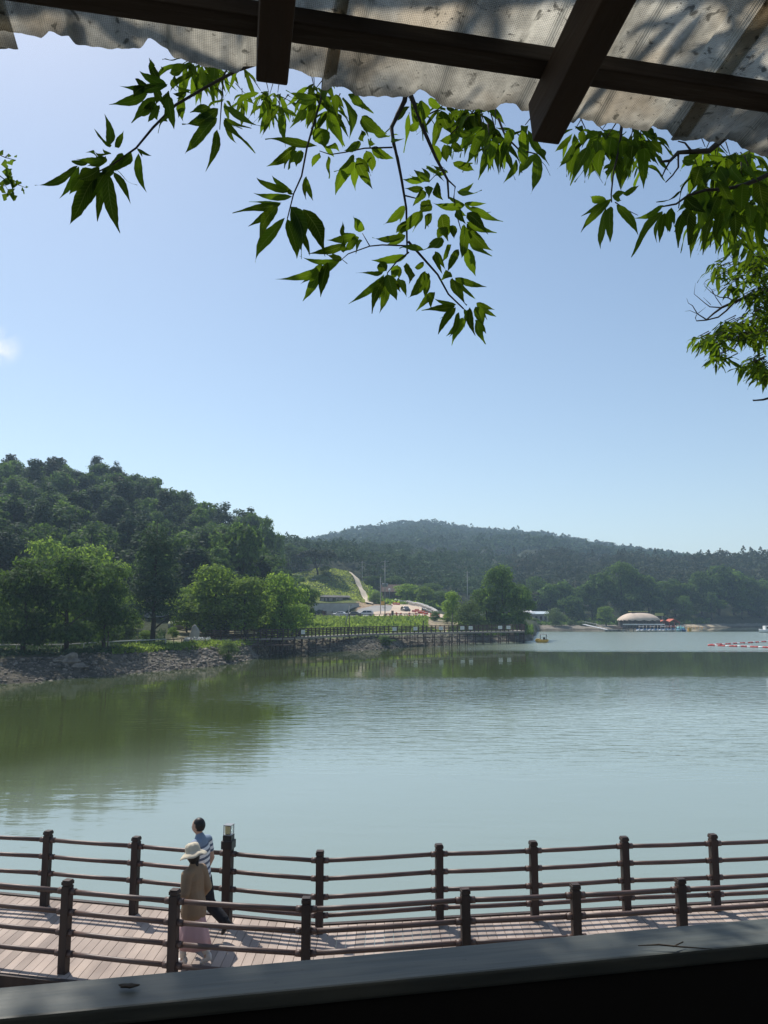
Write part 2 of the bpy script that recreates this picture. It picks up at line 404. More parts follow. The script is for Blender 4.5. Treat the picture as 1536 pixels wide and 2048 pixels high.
# ripples
mp = n.new('ShaderNodeMapping'); mp.inputs['Scale'].default_value = (0.45, 1.5, 1.0); mp.inputs['Rotation'].default_value = (0,0,R(8)); l.new(g.outputs['Position'], mp.inputs['Vector'])
w1 = n.new('ShaderNodeTexNoise'); w1.inputs['Scale'].default_value = 1.3; w1.inputs['Detail'].default_value = 3; w1.inputs['Distortion'].default_value = 0.5; l.new(mp.outputs[0], w1.inputs['Vector'])
w2 = n.new('ShaderNodeTexNoise'); w2.inputs['Scale'].default_value = 0.22; w2.inputs['Detail'].default_value = 2; l.new(mp.outputs[0], w2.inputs['Vector'])
# wind patches (metres on the lake)
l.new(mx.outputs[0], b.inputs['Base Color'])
pn = n.new('ShaderNodeTexNoise'); pn.inputs['Scale'].default_value = 0.035; pn.inputs['Detail'].default_value = 4
mp2 = n.new('ShaderNodeMapping'); mp2.inputs['Scale'].default_value = (0.35,1.2,1); l.new(g.outputs['Position'], mp2.inputs['Vector']); l.new(mp2.outputs[0], pn.inputs['Vector'])
def mth(op, a, b_, c_=None):
    k = n.new('ShaderNodeMath'); k.operation = op
    for i, x in enumerate((a, b_, c_)):
        if x is None: continue
        if isinstance(x, (int, float)): k.inputs[i].default_value = x
        else: l.new(x, k.inputs[i])
    return k.outputs[0]
def sstep(x, a, b_):
    k = n.new('ShaderNodeMapRange'); k.interpolation_type = 'SMOOTHSTEP'; k.inputs['From Min'].default_value = a; k.inputs['From Max'].default_value = b_; l.new(x, k.inputs['Value']); return k.outputs[0]
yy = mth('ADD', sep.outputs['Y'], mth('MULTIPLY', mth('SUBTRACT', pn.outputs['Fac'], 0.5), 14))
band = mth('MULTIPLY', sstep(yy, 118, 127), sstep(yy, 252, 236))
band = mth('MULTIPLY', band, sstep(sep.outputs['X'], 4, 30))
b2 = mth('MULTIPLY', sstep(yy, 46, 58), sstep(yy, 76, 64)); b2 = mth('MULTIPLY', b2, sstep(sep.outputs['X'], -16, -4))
l.new(mth('MAXIMUM', tb, mth('MULTIPLY', band, 0.75)), mx.inputs['Fac'])  # wind band painted paler, standing in for reflected sky
pat = sstep(pn.outputs['Fac'], 0.50, 0.66)
near = sstep(sep.outputs['Y'], 110, 40)
amp = mth('ADD', mth('MULTIPLY', band, 0.30), mth('MULTIPLY', b2, 0.11))
amp = mth('ADD', amp, mth('MULTIPLY', mth('MULTIPLY', pat, near), 0.02))
amp = mth('ADD', amp, mth('MULTIPLY', near, 0.004))
midr = mth('MULTIPLY', mth('MULTIPLY', sstep(yy, 27, 36), sstep(yy, 60, 48)), sstep(sep.outputs['X'], -9, -1)); amp = mth('ADD', amp, mth('MULTIPLY', midr, 0.022))
amp = mth('ADD', amp, 0.002)
w3 = n.new('ShaderNodeTexNoise'); w3.inputs['Scale'].default_value = 5.5; w3.inputs['Detail'].default_value = 3; l.new(mp.outputs[0], w3.inputs['Vector'])
hgt = mth('ADD', mth('MULTIPLY', w1.outputs['Fac'], amp), mth('MULTIPLY', w2.outputs['Fac'], 0.012))
hgt = mth('ADD', hgt, mth('MULTIPLY', w3.outputs['Fac'], mth('MULTIPLY', mth('MULTIPLY', near, sstep(pn.outputs['Fac'], 0.38, 0.60)), 0.0026)))
bp = n.new('ShaderNodeBump'); bp.inputs['Strength'].default_value = 1.0; bp.inputs['Distance'].default_value = 1.0
l.new(hgt, bp.inputs['Height']); l.new(bp.outputs[0], b.inputs['Normal'])
l.new(mth('ADD', mth('MULTIPLY', band, 0.22), 0.015), b.inputs['Roughness'])
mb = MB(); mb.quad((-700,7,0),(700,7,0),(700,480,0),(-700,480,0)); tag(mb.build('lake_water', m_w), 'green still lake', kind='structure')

# ground under and before the shelter
g_m = mat('packed_soil', (0.16,0.14,0.11), (0.10,0.09,0.07), 0.95, 1.0, bump=0.03)
xs = np.linspace(-60, 60, 90); ysg = np.linspace(-60, 13, 60)
GX, GY = np.meshgrid(xs, ysg); GZ = np.interp(GY, [-60,-3,2,6,10,11,12.5,13], [6.5,4.2,3.0,0.95,0.62,0.5,-0.8,-1.2]) + vnoise(GX,GY,3,5)*0.03
gi = np.arange(GX.size).reshape(GX.shape)
tag(link('ground', np_mesh('ground', np.stack([GX,GY,GZ],-1).reshape(-1,3), np.stack([gi[:-1,:-1],gi[:-1,1:],gi[1:,1:],gi[1:,:-1]],-1).reshape(-1,4), g_m, True)), 'bare soil slope below the shelter', kind='structure')
mb = MB(); mb.box((-8,9.75,0.70),(12,1.5,0.2),mi=0); tag(mb.build('pavement', M['concrete']), 'pale concrete strip beside the boardwalk', kind='structure')

# roads and tracks: sheets laid over the terrain
def strip(name, pts, w, m, lift=0.05, seg=60, label=''):
    P = [Vector((p[0],p[1],0)) for p in pts]
    ds = [0]
    for a, c in zip(P[:-1], P[1:]): ds.append(ds[-1]+(c-a).length)
    ts = np.linspace(0, ds[-1], seg); cx = np.interp(ts, ds, [p.x for p in P]); cyy = np.interp(ts, ds, [p.y for p in P])
    for _ in range(4):
        cx[1:-1] = (cx[:-2]+cx[1:-1]+cx[2:])/3; cyy[1:-1] = (cyy[:-2]+cyy[1:-1]+cyy[2:])/3
    dx = np.gradient(cx); dy = np.gradient(cyy); L = np.hypot(dx,dy); nx, ny = -dy/L, dx/L
    cr = np.linspace(-0.5,0.5,9)
    X = cx[:,None]+nx[:,None]*cr*w; Y = cyy[:,None]+ny[:,None]*cr*w
    Z = np.max(np.stack([H(X+a,Y+b_) for a in (-.8,0,.8) for b_ in (-.8,0,.8)]),0)+lift
    ii = np.arange(X.size).reshape(X.shape)
    o = link(name, np_mesh(name, np.stack([X,Y,Z],-1).reshape(-1,3), np.stack([ii[:-1,:-1],ii[:-1,1:],ii[1:,1:],ii[1:,:-1]],-1).reshape(-1,4), m, True))
    return tag(o, label, kind='structure')
def gx(px, Y): return (xat(px, Y), Y)
strip('road', [gx(250,135),gx(420,150),gx(560,178),gx(640,200),gx(700,216),gx(760,232),gx(800,240)], 13, M['asphalt'], 0.12, 90, 'grey asphalt road behind the bank')
strip('track', [gx(742,214),gx(800,215),gx(845,214),gx(905,212)], 15, M['dirt'], 0.20, 60, 'levelled tan dirt yard with cones')
strip('dirt_road', [gx(800,214),gx(812,226),gx(815,240),gx(806,256),gx(790,268)], 9, M['dirt'], 0.30, 60, 'tan dirt road climbing behind the sandbags')
strip('hill_path', [gx(738,246),gx(738,256),gx(733,268),gx(723,280),gx(711,290),gx(703,294)], 2.6, mat('pale_gravel',(0.66,0.56,0.42),(0.58,0.48,0.36),0.9,1), 0.25, 60, 'pale gravel path curving down the grass hill')
# ------------------------------------------------------------------ trees (meshes)
def cards(P, Nrm, S, rs, aspect=1.0):
    """one ragged four-cornered leaf clump per point"""
    n_ = len(P)
    Nrm = Nrm/np.maximum(np.linalg.norm(Nrm, axis=1, keepdims=True), 1e-6)
    t = rs.normal(size=(n_,3)); a = np.cross(Nrm, t); a /= np.maximum(np.linalg.norm(a,axis=1,keepdims=True),1e-6); b_ = np.cross(Nrm, a)
    s = S[:,None]
    j = lambda: rs.uniform(0.55,1.15,size=(n_,1))
    k = Nrm*s*0.25
    v0 = P + a*s*j()*aspect; v1 = P + b_*s*j()*0.6 + k*rs.uniform(-1,1,size=(n_,1)); v2 = P - a*s*j()*aspect; v3 = P - b_*s*j()*0.6 + k*rs.uniform(-1,1,size=(n_,1))
    V = np.stack([v0,v1,v2,v3],1).reshape(-1,3)
    return V, np.arange(n_*4).reshape(-1,4)
def crown_round(rs, n_, size, h=10.0, w=8.0, z0=0.28, lobes=13, droop=False):
    L = []
    for i in range(lobes):
        zz = rs.uniform(z0, 0.86); prof = math.sin(math.pi*min(1,(zz-z0*0.6)/(1.06-z0*0.6)))**0.7
        th = i*2.4+rs.uniform(-.5,.5); rr = w/2*prof*rs.uniform(0.35,0.72)
        L.append((rr*math.cos(th), rr*math.sin(th), zz*h, w*rs.uniform(0.12,0.28), h*rs.uniform(0.08,0.15)))
    L.append((0,0,h*0.82,w*0.22,h*0.16)); L.append((0,0,h*0.55,w*0.3,h*0.22))
    L = np.array(L); area = L[:,3]**2; pick = rs.choice(len(L), n_, p=area/area.sum())
    d = rs.normal(size=(n_,3)); d /= np.linalg.norm(d,axis=1,keepdims=True); d[:,2] = np.where(d[:,2]<-0.45, -d[:,2], d[:,2])
    bump = 1+0.26*np.sin(d[:,0]*7+pick)*np.cos(d[:,1]*6+pick*2)
    rad = rs.uniform(0.72,1.08,n_)*bump
    c = L[pick]
    P = np.stack([c[:,0]+d[:,0]*c[:,3]*rad, c[:,1]+d[:,1]*c[:,3]*rad, c[:,2]+d[:,2]*c[:,4]*rad],1)
    if droop:
        dr = rs.uniform(0,1,n_)**2*h*0.28; P[:,2] -= dr*(np.hypot(P[:,0],P[:,1])/(w/2)); 
    P[:,2] = np.maximum(P[:,2], h*0.06)
    Nr = d + rs.normal(size=(n_,3))*0.38 + np.array([0,0,0.3])
    V, Fq = cards(P, Nr, size*rs.uniform(0.6,1.25,n_), rs)
    if droop:
        V = V.copy(); 
    return V, Fq, L
def crown_conifer(rs, n_, size, h=14.0, w=6.0, z0=0.15, sparse=False):
    tiers = int(26*(0.7 if sparse else 1)); per = []
    zt = np.sort(rs.uniform(z0, 0.97, tiers)); P = []; N_ = []
    wt = (1.04-zt)**0.52; q = rs.choice(tiers, n_, p=wt**1.3/np.sum(wt**1.3))
    nb = 7; br = rs.randint(0, nb, n_); th = q*1.7 + br*2*math.pi/nb + rs.normal(size=n_)*0.22*(1-zt[q]*0.2)
    ln = w/2*wt[q]*(0.75+0.5*np.abs(np.sin(q*3.1+br*5.3)))
    rr = ln*np.sqrt(rs.uniform(0.02,1,n_))
    z = zt[q]*h + 0.05*h*0.3*(rr/ln) - rr*0.22 + rs.normal(size=n_)*0.45
    P = np.stack([rr*np.cos(th), rr*np.sin(th), z],1)
    Nr = np.stack([np.cos(th)*0.3, np.sin(th)*0.3, np.ones(n_)],1) + rs.normal(size=(n_,3))*0.45
    return cards(P, Nr, size*rs.uniform(0.6,1.2,n_), rs)
def crown_pine(rs, n_, size, h=12.0, w=6.0):
    L = []
    for i in range(14):
        zz = 0.38+0.55*i/13; rr = w/2*rs.uniform(0.1,0.75)*(1.3-zz); th=i*2.4
        L.append((rr*math.cos(th), rr*math.sin(th), zz*h, w*rs.uniform(0.20,0.30), h*rs.uniform(0.06,0.10)))
    L = np.array(L); pick = rs.choice(len(L), n_)
    d = rs.normal(size=(n_,3)); d /= np.linalg.norm(d,axis=1,keepdims=True); c = L[pick]; rad = rs.uniform(0.4,1.05,n_)
    P = np.stack([c[:,0]+d[:,0]*c[:,3]*rad, c[:,1]+d[:,1]*c[:,3]*rad, c[:,2]+d[:,2]*c[:,4]*rad],1)
    Nr = d*0.6 + rs.normal(size=(n_,3))*0.5 + np.array([0,0,0.5])
    return cards(P, Nr, size*rs.uniform(0.6,1.2,n_), rs)
def trunk_mesh(rs, h, r0, limbs=6, top=0.8, spread=0.28, z0=0.25, lean=0.02):
    mb = MB()
    pts = [Vector((0,0,-0.6))]; x=y=0
    for i in range(1,7):
        x += rs.uniform(-lean,lean)*h; y += rs.uniform(-lean,lean)*h; pts.append(Vector((x,y,h*top*i/6)))
    mb.tube(pts, [r0*1.25, r0, r0*0.85, r0*0.68, r0*0.5, r0*0.32, r0*0.12], 7)
    for k in range(limbs):
        t = z0+(top-z0)*k/limbs; i = min(5,int(t/top*6)); p = pts[i].lerp(pts[i+1], (t/top*6)-i)
        th = k*2.4+rs.uniform(-.4,.4); ln = h*spread*(1.1-t)
        q = p+Vector((math.cos(th)*ln*0.5, math.sin(th)*ln*0.5, ln*0.35)); e = p+Vector((math.cos(th)*ln, math.sin(th)*ln, ln*0.55+rs.uniform(0,0.3)))
        mb.tube([p,q,e],[r0*0.42*(1.1-t), r0*0.28*(1.1-t), r0*0.08], 5, cap=False)
    o = mb.build('trunk_src', M['bark']); me = o.data; bpy.data.objects.remove(o); return me

TM = {}
def reg(kind, crown_me, trunk_me, h, w): TM.setdefault(kind, []).append((crown_me, trunk_me, h, w))
for i in range(4):
    rs = np.random.RandomState(10+i)
    V, Q, L = crown_round(rs, 2600, 0.42, 10, 8.5); reg('broadleaf', np_mesh('crown_broadleaf', V, Q, M['dec']), trunk_mesh(rs,10,0.22), 10, 8.5)
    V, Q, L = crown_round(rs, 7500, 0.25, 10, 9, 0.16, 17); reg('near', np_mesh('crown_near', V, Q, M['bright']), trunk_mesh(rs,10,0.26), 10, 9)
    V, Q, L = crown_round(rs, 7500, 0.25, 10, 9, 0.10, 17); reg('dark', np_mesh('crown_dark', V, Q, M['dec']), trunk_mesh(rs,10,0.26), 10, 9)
    V, Q = crown_conifer(rs, 2600, 0.40, 14, 6.4, 0.14+0.05*i); reg('conifer', np_mesh('crown_conifer', V, Q, M['conif']), trunk_mesh(rs,14,0.2,8,0.97,0.14,0.2,0.004), 14, 6.4)
    V, Q = crown_pine(rs, 1500, 0.42, 12, 6); reg('pine', np_mesh('crown_pine', V, Q, M['pine']), trunk_mesh(rs,12,0.17,5,0.85,0.2,0.5,0.02), 12, 6)
    V, Q, L = crown_round(rs, 5000, 0.24, 8, 8.5, 0.12, 15, True); reg('willow', np_mesh('crown_willow', V, Q, M['will']), trunk_mesh(rs,8,0.2), 8, 8.5)
rs = np.random.RandomState(77); V, Q = crown_conifer(rs, 6500, 0.30, 16, 9, 0.22, True); reg('big_conifer', np_mesh('crown_conifer_near', V, Q, M['conif']), trunk_mesh(rs,16,0.34,10,0.97,0.2,0.12,0.006), 16, 9)
RND = random.Random(5)
NAMES = {'broadleaf':'broadleaf_tree','near':'broadleaf_tree','dark':'broadleaf_tree','conifer':'conifer_tree','pine':'pine_tree','willow':'willow_tree','big_conifer':'conifer_tree'}
def tree(kind, x, Y, h, w, label, group=None, var=None, cat='tree', z=None):
    cm, tm, h0, w0 = TM[kind][RND.randrange(len(TM[kind])) if var is None else var % len(TM[kind])]
    if z is None: z = Hs(x, Y) - 0.1
    e = empty(NAMES[kind], (x, Y, z), RND.uniform(0, 6.28), label, cat, group)
    e.scale = (w/w0, w/w0, h/h0)
    link('crown', cm, e); link('trunk', tm, e)
    return e
def tree_px(kind, px, Y, top, wpx, label, group=None, var=None):
    x = xat(px, Y); z = Hs(x, Y); h = at(px, top, Y).z - z; w = wpx*Y/F
    return tree(kind, x, Y, h, w, label, group, var)

# --- near left shore grove
G1 = 'trees of the grove on the left shore'
for a in [
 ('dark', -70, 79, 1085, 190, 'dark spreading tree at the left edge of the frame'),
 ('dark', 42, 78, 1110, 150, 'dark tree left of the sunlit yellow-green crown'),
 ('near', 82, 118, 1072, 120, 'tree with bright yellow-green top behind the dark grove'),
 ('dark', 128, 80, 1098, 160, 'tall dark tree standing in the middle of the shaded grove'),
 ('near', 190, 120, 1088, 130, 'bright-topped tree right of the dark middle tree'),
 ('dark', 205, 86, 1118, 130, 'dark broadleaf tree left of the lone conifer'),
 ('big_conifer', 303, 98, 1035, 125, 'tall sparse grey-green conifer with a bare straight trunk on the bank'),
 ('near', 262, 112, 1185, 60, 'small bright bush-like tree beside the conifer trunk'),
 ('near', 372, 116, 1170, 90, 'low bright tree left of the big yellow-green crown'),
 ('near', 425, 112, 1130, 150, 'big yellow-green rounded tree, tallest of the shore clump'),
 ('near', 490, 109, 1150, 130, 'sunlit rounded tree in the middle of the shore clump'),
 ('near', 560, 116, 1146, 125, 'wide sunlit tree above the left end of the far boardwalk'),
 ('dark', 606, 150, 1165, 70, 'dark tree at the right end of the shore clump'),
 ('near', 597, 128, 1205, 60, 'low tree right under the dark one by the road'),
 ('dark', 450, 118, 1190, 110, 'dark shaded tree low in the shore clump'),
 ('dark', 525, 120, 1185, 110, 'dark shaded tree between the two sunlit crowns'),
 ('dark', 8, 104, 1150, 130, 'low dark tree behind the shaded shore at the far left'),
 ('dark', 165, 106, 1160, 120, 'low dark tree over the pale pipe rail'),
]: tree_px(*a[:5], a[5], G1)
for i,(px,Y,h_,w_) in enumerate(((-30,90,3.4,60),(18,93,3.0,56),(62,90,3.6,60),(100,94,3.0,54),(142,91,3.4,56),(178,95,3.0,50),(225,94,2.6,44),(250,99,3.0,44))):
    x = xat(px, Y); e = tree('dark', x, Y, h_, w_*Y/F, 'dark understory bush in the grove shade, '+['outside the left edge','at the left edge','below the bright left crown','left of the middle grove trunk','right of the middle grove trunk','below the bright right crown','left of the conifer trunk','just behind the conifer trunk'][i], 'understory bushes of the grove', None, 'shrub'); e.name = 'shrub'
# --- promontory and middle distance
tree_px('dark', 1008, 168, 1126, 100, 'big dark green tree standing on the promontory', 'trees of the promontory', 1)
tree_px('dark', 1042, 172, 1165, 60, 'dark tree at the right tip of the promontory', 'trees of the promontory', 2)
tree_px('dark', 975, 172, 1172, 70, 'dark tree behind the light willow on the promontory', 'trees of the promontory', 3)
tree_px('willow', 942, 160, 1196, 78, 'light green willow left of the big dark tree', 'trees of the promontory', 0)
tree_px('near', 905, 172, 1180, 50, 'bright small tree left of the willow', 'trees of the promontory', 2)
G2 = 'trees behind the construction yard'
tree_px('near', 815, 262, 1166, 60, 'light green tree right of the brown-roofed house', G2)
tree_px('near', 850, 258, 1172, 55, 'middle light green tree above the sandbag wall', G2)
tree_px('dark', 885, 262, 1180, 60, 'dark tree at the right end above the sandbag wall', G2)
tree_px('dark', 790, 300, 1150, 50, 'dark tree just behind the brown roof', G2)
tree_px('dark', 745, 300, 1150, 45, 'dark tree at the upper end of the hill path', G2)
tree_px('dark', 862, 285, 1165, 70, 'dark tree farther back between the light ones', G2)
tree_px('willow', 752, 252, 1180, 34, 'small bright shrub tree right of the hill path', G2)
# --- umbrella pine on the grassy hill
rs = np.random.RandomState(3)
n_ = 2600; th = rs.uniform(0,6.283,n_); rr = 7.4*np.sqrt(rs.uniform(0,1,n_))
lob = 0.8*np.sin(th*3+1)+0.6*np.cos(rr*1.3+th)
P = np.stack([rr*np.cos(th), rr*np.sin(th), 8.2 + 2.6*np.sqrt(np.clip(1-(rr/7.6)**2,0,1))*rs.uniform(0.1,1,n_)+lob*0.5],1)
V, Q = cards(P, np.array([[0,0,1.0]])+rs.normal(size=(n_,3))*0.4, 0.5*rs.uniform(0.6,1.2,n_), rs)
x0, y0 = gx(632, 284); z0 = Hs(x0, y0)-0.2
e = empty('pine_tree', (x0,y0,z0), 0, 'lone flat-topped pine with forked trunk on the grassy hill', 'tree')
link('crown', np_mesh('crown_umbrella', V, Q, M['pine']), e)
mb = MB(); mb.tube([(0.6,0,-0.5),(0.4,0,2.2),(0,0,3.6)],[0.4,0.34,0.3],8)
for s, k in ((-1,0),(1,1),(-0.4,2)):
    mb.tube([(0,0,3.4),(s*1.2,0.3*k,6),(s*2.0,0.2-k*0.3,8.0),(s*4.0,k,9.4)],[0.26,0.2,0.15,0.06],6)
    mb.tube([(s*1.4,0,6.6),(s*0.2,1-k,8.6),(-s*0.8,1.6-k,9.6)],[0.14,0.1,0.04],5)
mb.build('trunk', M['bark'], e)

# --- the wooded left hill: every tree an object
cells = []
rs = np.random.RandomState(21)
Yc = 124.0
while Yc < 262:
    st = 6.0 + (Yc-124)*0.018
    px = -60.0
    while px < 575:
        Yj = Yc + rs.uniform(-2.4,2.4); pj = px + rs.uniform(-0.35,0.35)*st*F/Yc
        x = xat(pj, Yj)
        zz, ys_, _ = Hraw(np.array([x]), np.array([Yj])); 
        y3 = ys_[0,3]; y5 = ys_[0,5]
        if Yj > y3-2 and Yj < y5+4 and not (pj > 545 and Yj > 236 and Yj < 300) and not (pj>470 and Yj<150): cells.append((pj, x, Yj, (Yj-y3)/(y5-y3)))
        px += st*F/Yc
    Yc += st*0.92
print('hill trees', len(cells))
cells.sort(key=lambda c: c[2])
for pj, x, Yj, t in cells:
    r_ = rs.rand()
    lower = t < 0.18; right = pj > 400
    if lower: kind = 'broadleaf' if r_ < 0.55 else 'conifer'
    elif t > 0.80: kind = 'broadleaf' if r_ < (0.85 if pj < 300 else 0.6) else ('conifer' if r_ < 0.94 else 'pine')
    else: kind = ('broadleaf' if r_ < (0.7 if right else 0.42) else ('conifer' if r_ < 0.93 else 'pine'))
    h = rs.uniform(9.5,14.8)*(0.9 if kind=='broadleaf' else 1.05); w = {'broadleaf':9.6,'conifer':7.4,'pine':7.2}[kind]*rs.uniform(0.8,1.3)
    where = 'along the skyline of' if t > 0.86 else ('at the foot of' if lower else 'on the slope of')
    side = 'left of the shaded grove' if pj < 60 else ('above the shaded grove' if pj < 160 else ('above the yellow-green crowns' if pj < 250 else ('above the lone bank conifer' if pj < 350 else ('above the sunlit shore clump' if pj < 450 else 'toward the grassy hill'))))
    adj = ('tall ' if h > 13.2 else ('low ' if h < 11.2 else '')) + {'broadleaf':('wide round' if w > 9.6 else ('narrow round' if w < 8.3 else 'round')),'conifer':('broad dark' if w > 7.2 else 'slim dark'),'pine':'tufted'}[kind]
    where = 'on the hill skyline' if t > 0.86 else ('at the hill foot' if lower else ('high on the slope' if t > 0.52 else 'low on the slope'))
    word = {'broadleaf':'broadleaf','conifer':'conifer','pine':'pine'}[kind]
    tree(kind, x, Yj, h, w, '%s %s %s, %s' % (adj, word, where, side), '%ss %s %s' % (word, where, side))
for a in [('broadleaf', 470, 150, 1040, 110, 'large rounded green tree on the hill above the shore clump'),
          ('broadleaf', 440, 158, 1060, 90, 'rounded green tree left of the large one above the shore clump'),
          ('broadleaf', 527, 215, 1030, 60, 'open-crowned tree with sky showing through at the end of the hill skyline'),
          ('dark', 505, 165, 1100, 70, 'dark green tree below the open-crowned skyline tree'),
          ('dark', 550, 240, 1062, 50, 'dark tree where the left hill meets the grassy slope'),
          ('dark', 575, 296, 1085, 60, 'dark tree behind the left utility pole'),
          ('dark', 600, 300, 1092, 50, 'dark tree left behind the lone pine'),
          ]: tree_px(*a)
# shrubs
def shrub(px, Y, hh, wp, label, kind='near', z=None):
    x = xat(px, Y); e = tree(kind, x, Y, hh, wp*Y/F, label, None, None, 'shrub', z); e.name = 'shrub'; return e
shrub(650, 284, 4.2, 30, 'round dark clipped shrub beside the lone pine', 'dark')
shrub(455, 93, 2.6, 44, 'feathery yellow-green shrub on the rocky point', 'willow')
shrub(772, 131, 1.8, 34, 'green bush at the foot of the far boardwalk', 'dark')
shrub(870, 190, 2.6, 26, 'scrubby bush on the bare slope by the willow', 'dark')
shrub(895, 185, 2.6, 26, 'bush half hidden by the bright small tree', 'near')
shrub(345, 106, 1.8, 26, 'low bush left of the standing stone', 'near')
shrub(415, 107, 2.2, 30, 'dark bush right of the standing stone', 'dark')
shrub(290, 103, 1.4, 30, 'low bush behind the conifer trunk', 'near')

# --- far right shore: front row of broadleaf trees as objects
G3 = 'broadleaf trees along the far right shore'
rs = np.random.RandomState(8)
tops = [(1075,1150,52),(1100,1165,44),(1128,1160,48),(1158,1172,44),(1185,1160,50),(1212,1140,56),(1245,1120,66),(1275,1140,60),(1300,1150,54),(1328,1160,50),(1352,1155,48),(1378,1165,46),(1405,1140,60),(1440,1128,74),(1470,1140,66),(1500,1150,56),(1530,1158,60),(1562,1150,62),(1600,1145,64),(1090,1180,40),(1145,1190,40),(1200,1188,44),(1262,1185,44),(1318,1192,40),(1370,1190,44),(1425,1182,50),(1485,1188,46),(1520,1190,44)]
desc = ['just right of the promontory','above the bluish roof','behind the grey willow','left of the light green tree','behind the light green tree','left of the tan dome roof','above the tan dome roof, broadest crown','right above the dome ridge','behind the red roof','above the teal canopy','left of the white swan figure','above the white swan figure','right of the swan figure','with a wide pale crown right of the swan figure','beside the wide pale crown','near the right edge','at the right edge above the white boat','just outside the right edge','farther outside the right edge','low in front near the bluish roof','low in front behind the gangway','low in front left of the dome','low in front right behind the dome','low in front behind the yellow-green board','low in front over the sandy point','low in front right of the sandy point','low in front over the bare right shore','low in front over the white boat']
for i, (px, top, wp) in enumerate(tops):
    x = xat(px, 320); _, ys_, _ = Hraw(np.array([x]), np.array([320.0])); Y = float(ys_[0,2]) + (10 if i < 19 else 1) + rs.uniform(-3,3)
    if px < 1100: Y = 312
    tree_px('broadleaf' if i % 3 else 'dark', px, Y, top, wp*1.15, 'far shore broadleaf tree ' + desc[i], G3)
tree_px('willow', 1112, 276, 1214, 46, 'grey-green willow on the far shore right of the bluish roof')
tree_px('near', 1213, 282, 1211, 40, 'light green round tree left of the tan dome')
for px, wp, t, d in ((1070,22,1235,'yellow-green bush beside the promontory'),(1140,22,1238,'brownish bush right of the grey willow'),(1165,24,1240,'low bush above the gangway'),(1185,22,1241,'low bush with pale flowers left of the light green tree'),(1240,20,1236,'low bush behind the dome pier')):
    tree_px('willow', px, 280, t, wp, d).name = 'shrub'

# --- far woods: nobody could count them
def forest(name, label, rs, test, step, hh, ww, per, cs, m, x0, x1, y0, y1, conic=0.5):
    Vs = []; Fs = []; off = 0
    yv = y0
    PTS = []
    while yv < y1:
        s = step*(1+ (yv-y0)/(y1-y0)*0.2); xv = np.arange(x0, x1, s)
        X = xv + rs.uniform(-.4,.4,len(xv))*s; Y = yv + rs.uniform(-.4,.4,len(xv))*s
        k = test(X, Y); PTS.append(np.stack([X[k], Y[k]],1)); yv += s
    PTS = np.concatenate(PTS); Z = H(PTS[:,0], PTS[:,1]); n_ = len(PTS)
    print(name, n_)
    hT = hh*rs.uniform(0.8,1.2,n_); wT = ww*rs.uniform(0.8,1.2,n_); con = rs.rand(n_) < conic
    d = rs.normal(size=(n_,per,3)); d /= np.linalg.norm(d,axis=2,keepdims=True); d[...,2] = np.abs(d[...,2])*1.0-0.25
    zf = rs.uniform(0.0,1,(n_,per))
    cone = np.stack([np.cos(d[...,0]*9)*(1-zf)*0.6, np.sin(d[...,0]*9)*(1-zf)*0.6, zf*1.15-0.35],-1)
    lump = 1+0.2*np.sin(d[...,0]*7+np.arange(n_)[:,None])*np.cos(d[...,1]*6)
    dd = np.where(con[:,None,None], cone, d*rs.uniform(0.8,1.05,(n_,per,1))*lump[...,None]*np.array([0.55,0.55,0.45]))
    P = np.stack([PTS[:,0,None]+dd[...,0]*wT[:,None], PTS[:,1,None]+dd[...,1]*wT[:,None], Z[:,None]+hT[:,None]*0.62+dd[...,2]*hT[:,None]*0.55],-1).reshape(-1,3)
    N_ = (d + rs.normal(size=d.shape)*0.45 + np.array([0,0,0.3])).reshape(-1,3)
    V, Q = cards(P, N_, cs*rs.uniform(0.6,1.2,len(P)), rs)
    o = link(name, np_mesh(name, V, Q, m)); return tag(o, label, 'forest', kind='stuff')
def pxa(X, Y): return 768+F*X/(Y*cp-0.6)
rs = np.random.RandomState(31)
def t_right(X, Y):
    p = pxa(X,Y); _, ys_, _ = Hraw(X, Y)
    return (p > 1020) & (p < 1900) & (Y > ys_[...,3]+8) & (Y < 520)
forest('pine_forest', 'dense brownish-green pine wood on the low ridge behind the far shore', rs, t_right, 5.6, 12.5, 6.6, 85, 0.8, M['pine'], 40, 380, 300, 520, 0.12)
def t_mid(X, Y):
    p = pxa(X,Y); return (p > 540) & (p <= 1040) & (Y > np.interp(p,[540,700,740,780,1040],[300,305,300,302,300])) & (Y < 500)
forest('green_wood', 'green mixed wood on the middle ridge behind the grassy hill', rs, t_mid, 5.8, 11, 7.6, 80, 0.85, M['far'], -80, 90, 295, 500, 0.08)
def t_far(X, Y):
    p = pxa(X,Y); return (p > 560) & (p < 1620) & (Y > 640) & (Y < 1230)
forest('mountain_forest', 'hazy bluish forest covering the far mountain', rs, t_far, 9.0, 12, 12.5, 30, 2.1, M['far'], -220, 760, 640, 1230, 0.15)
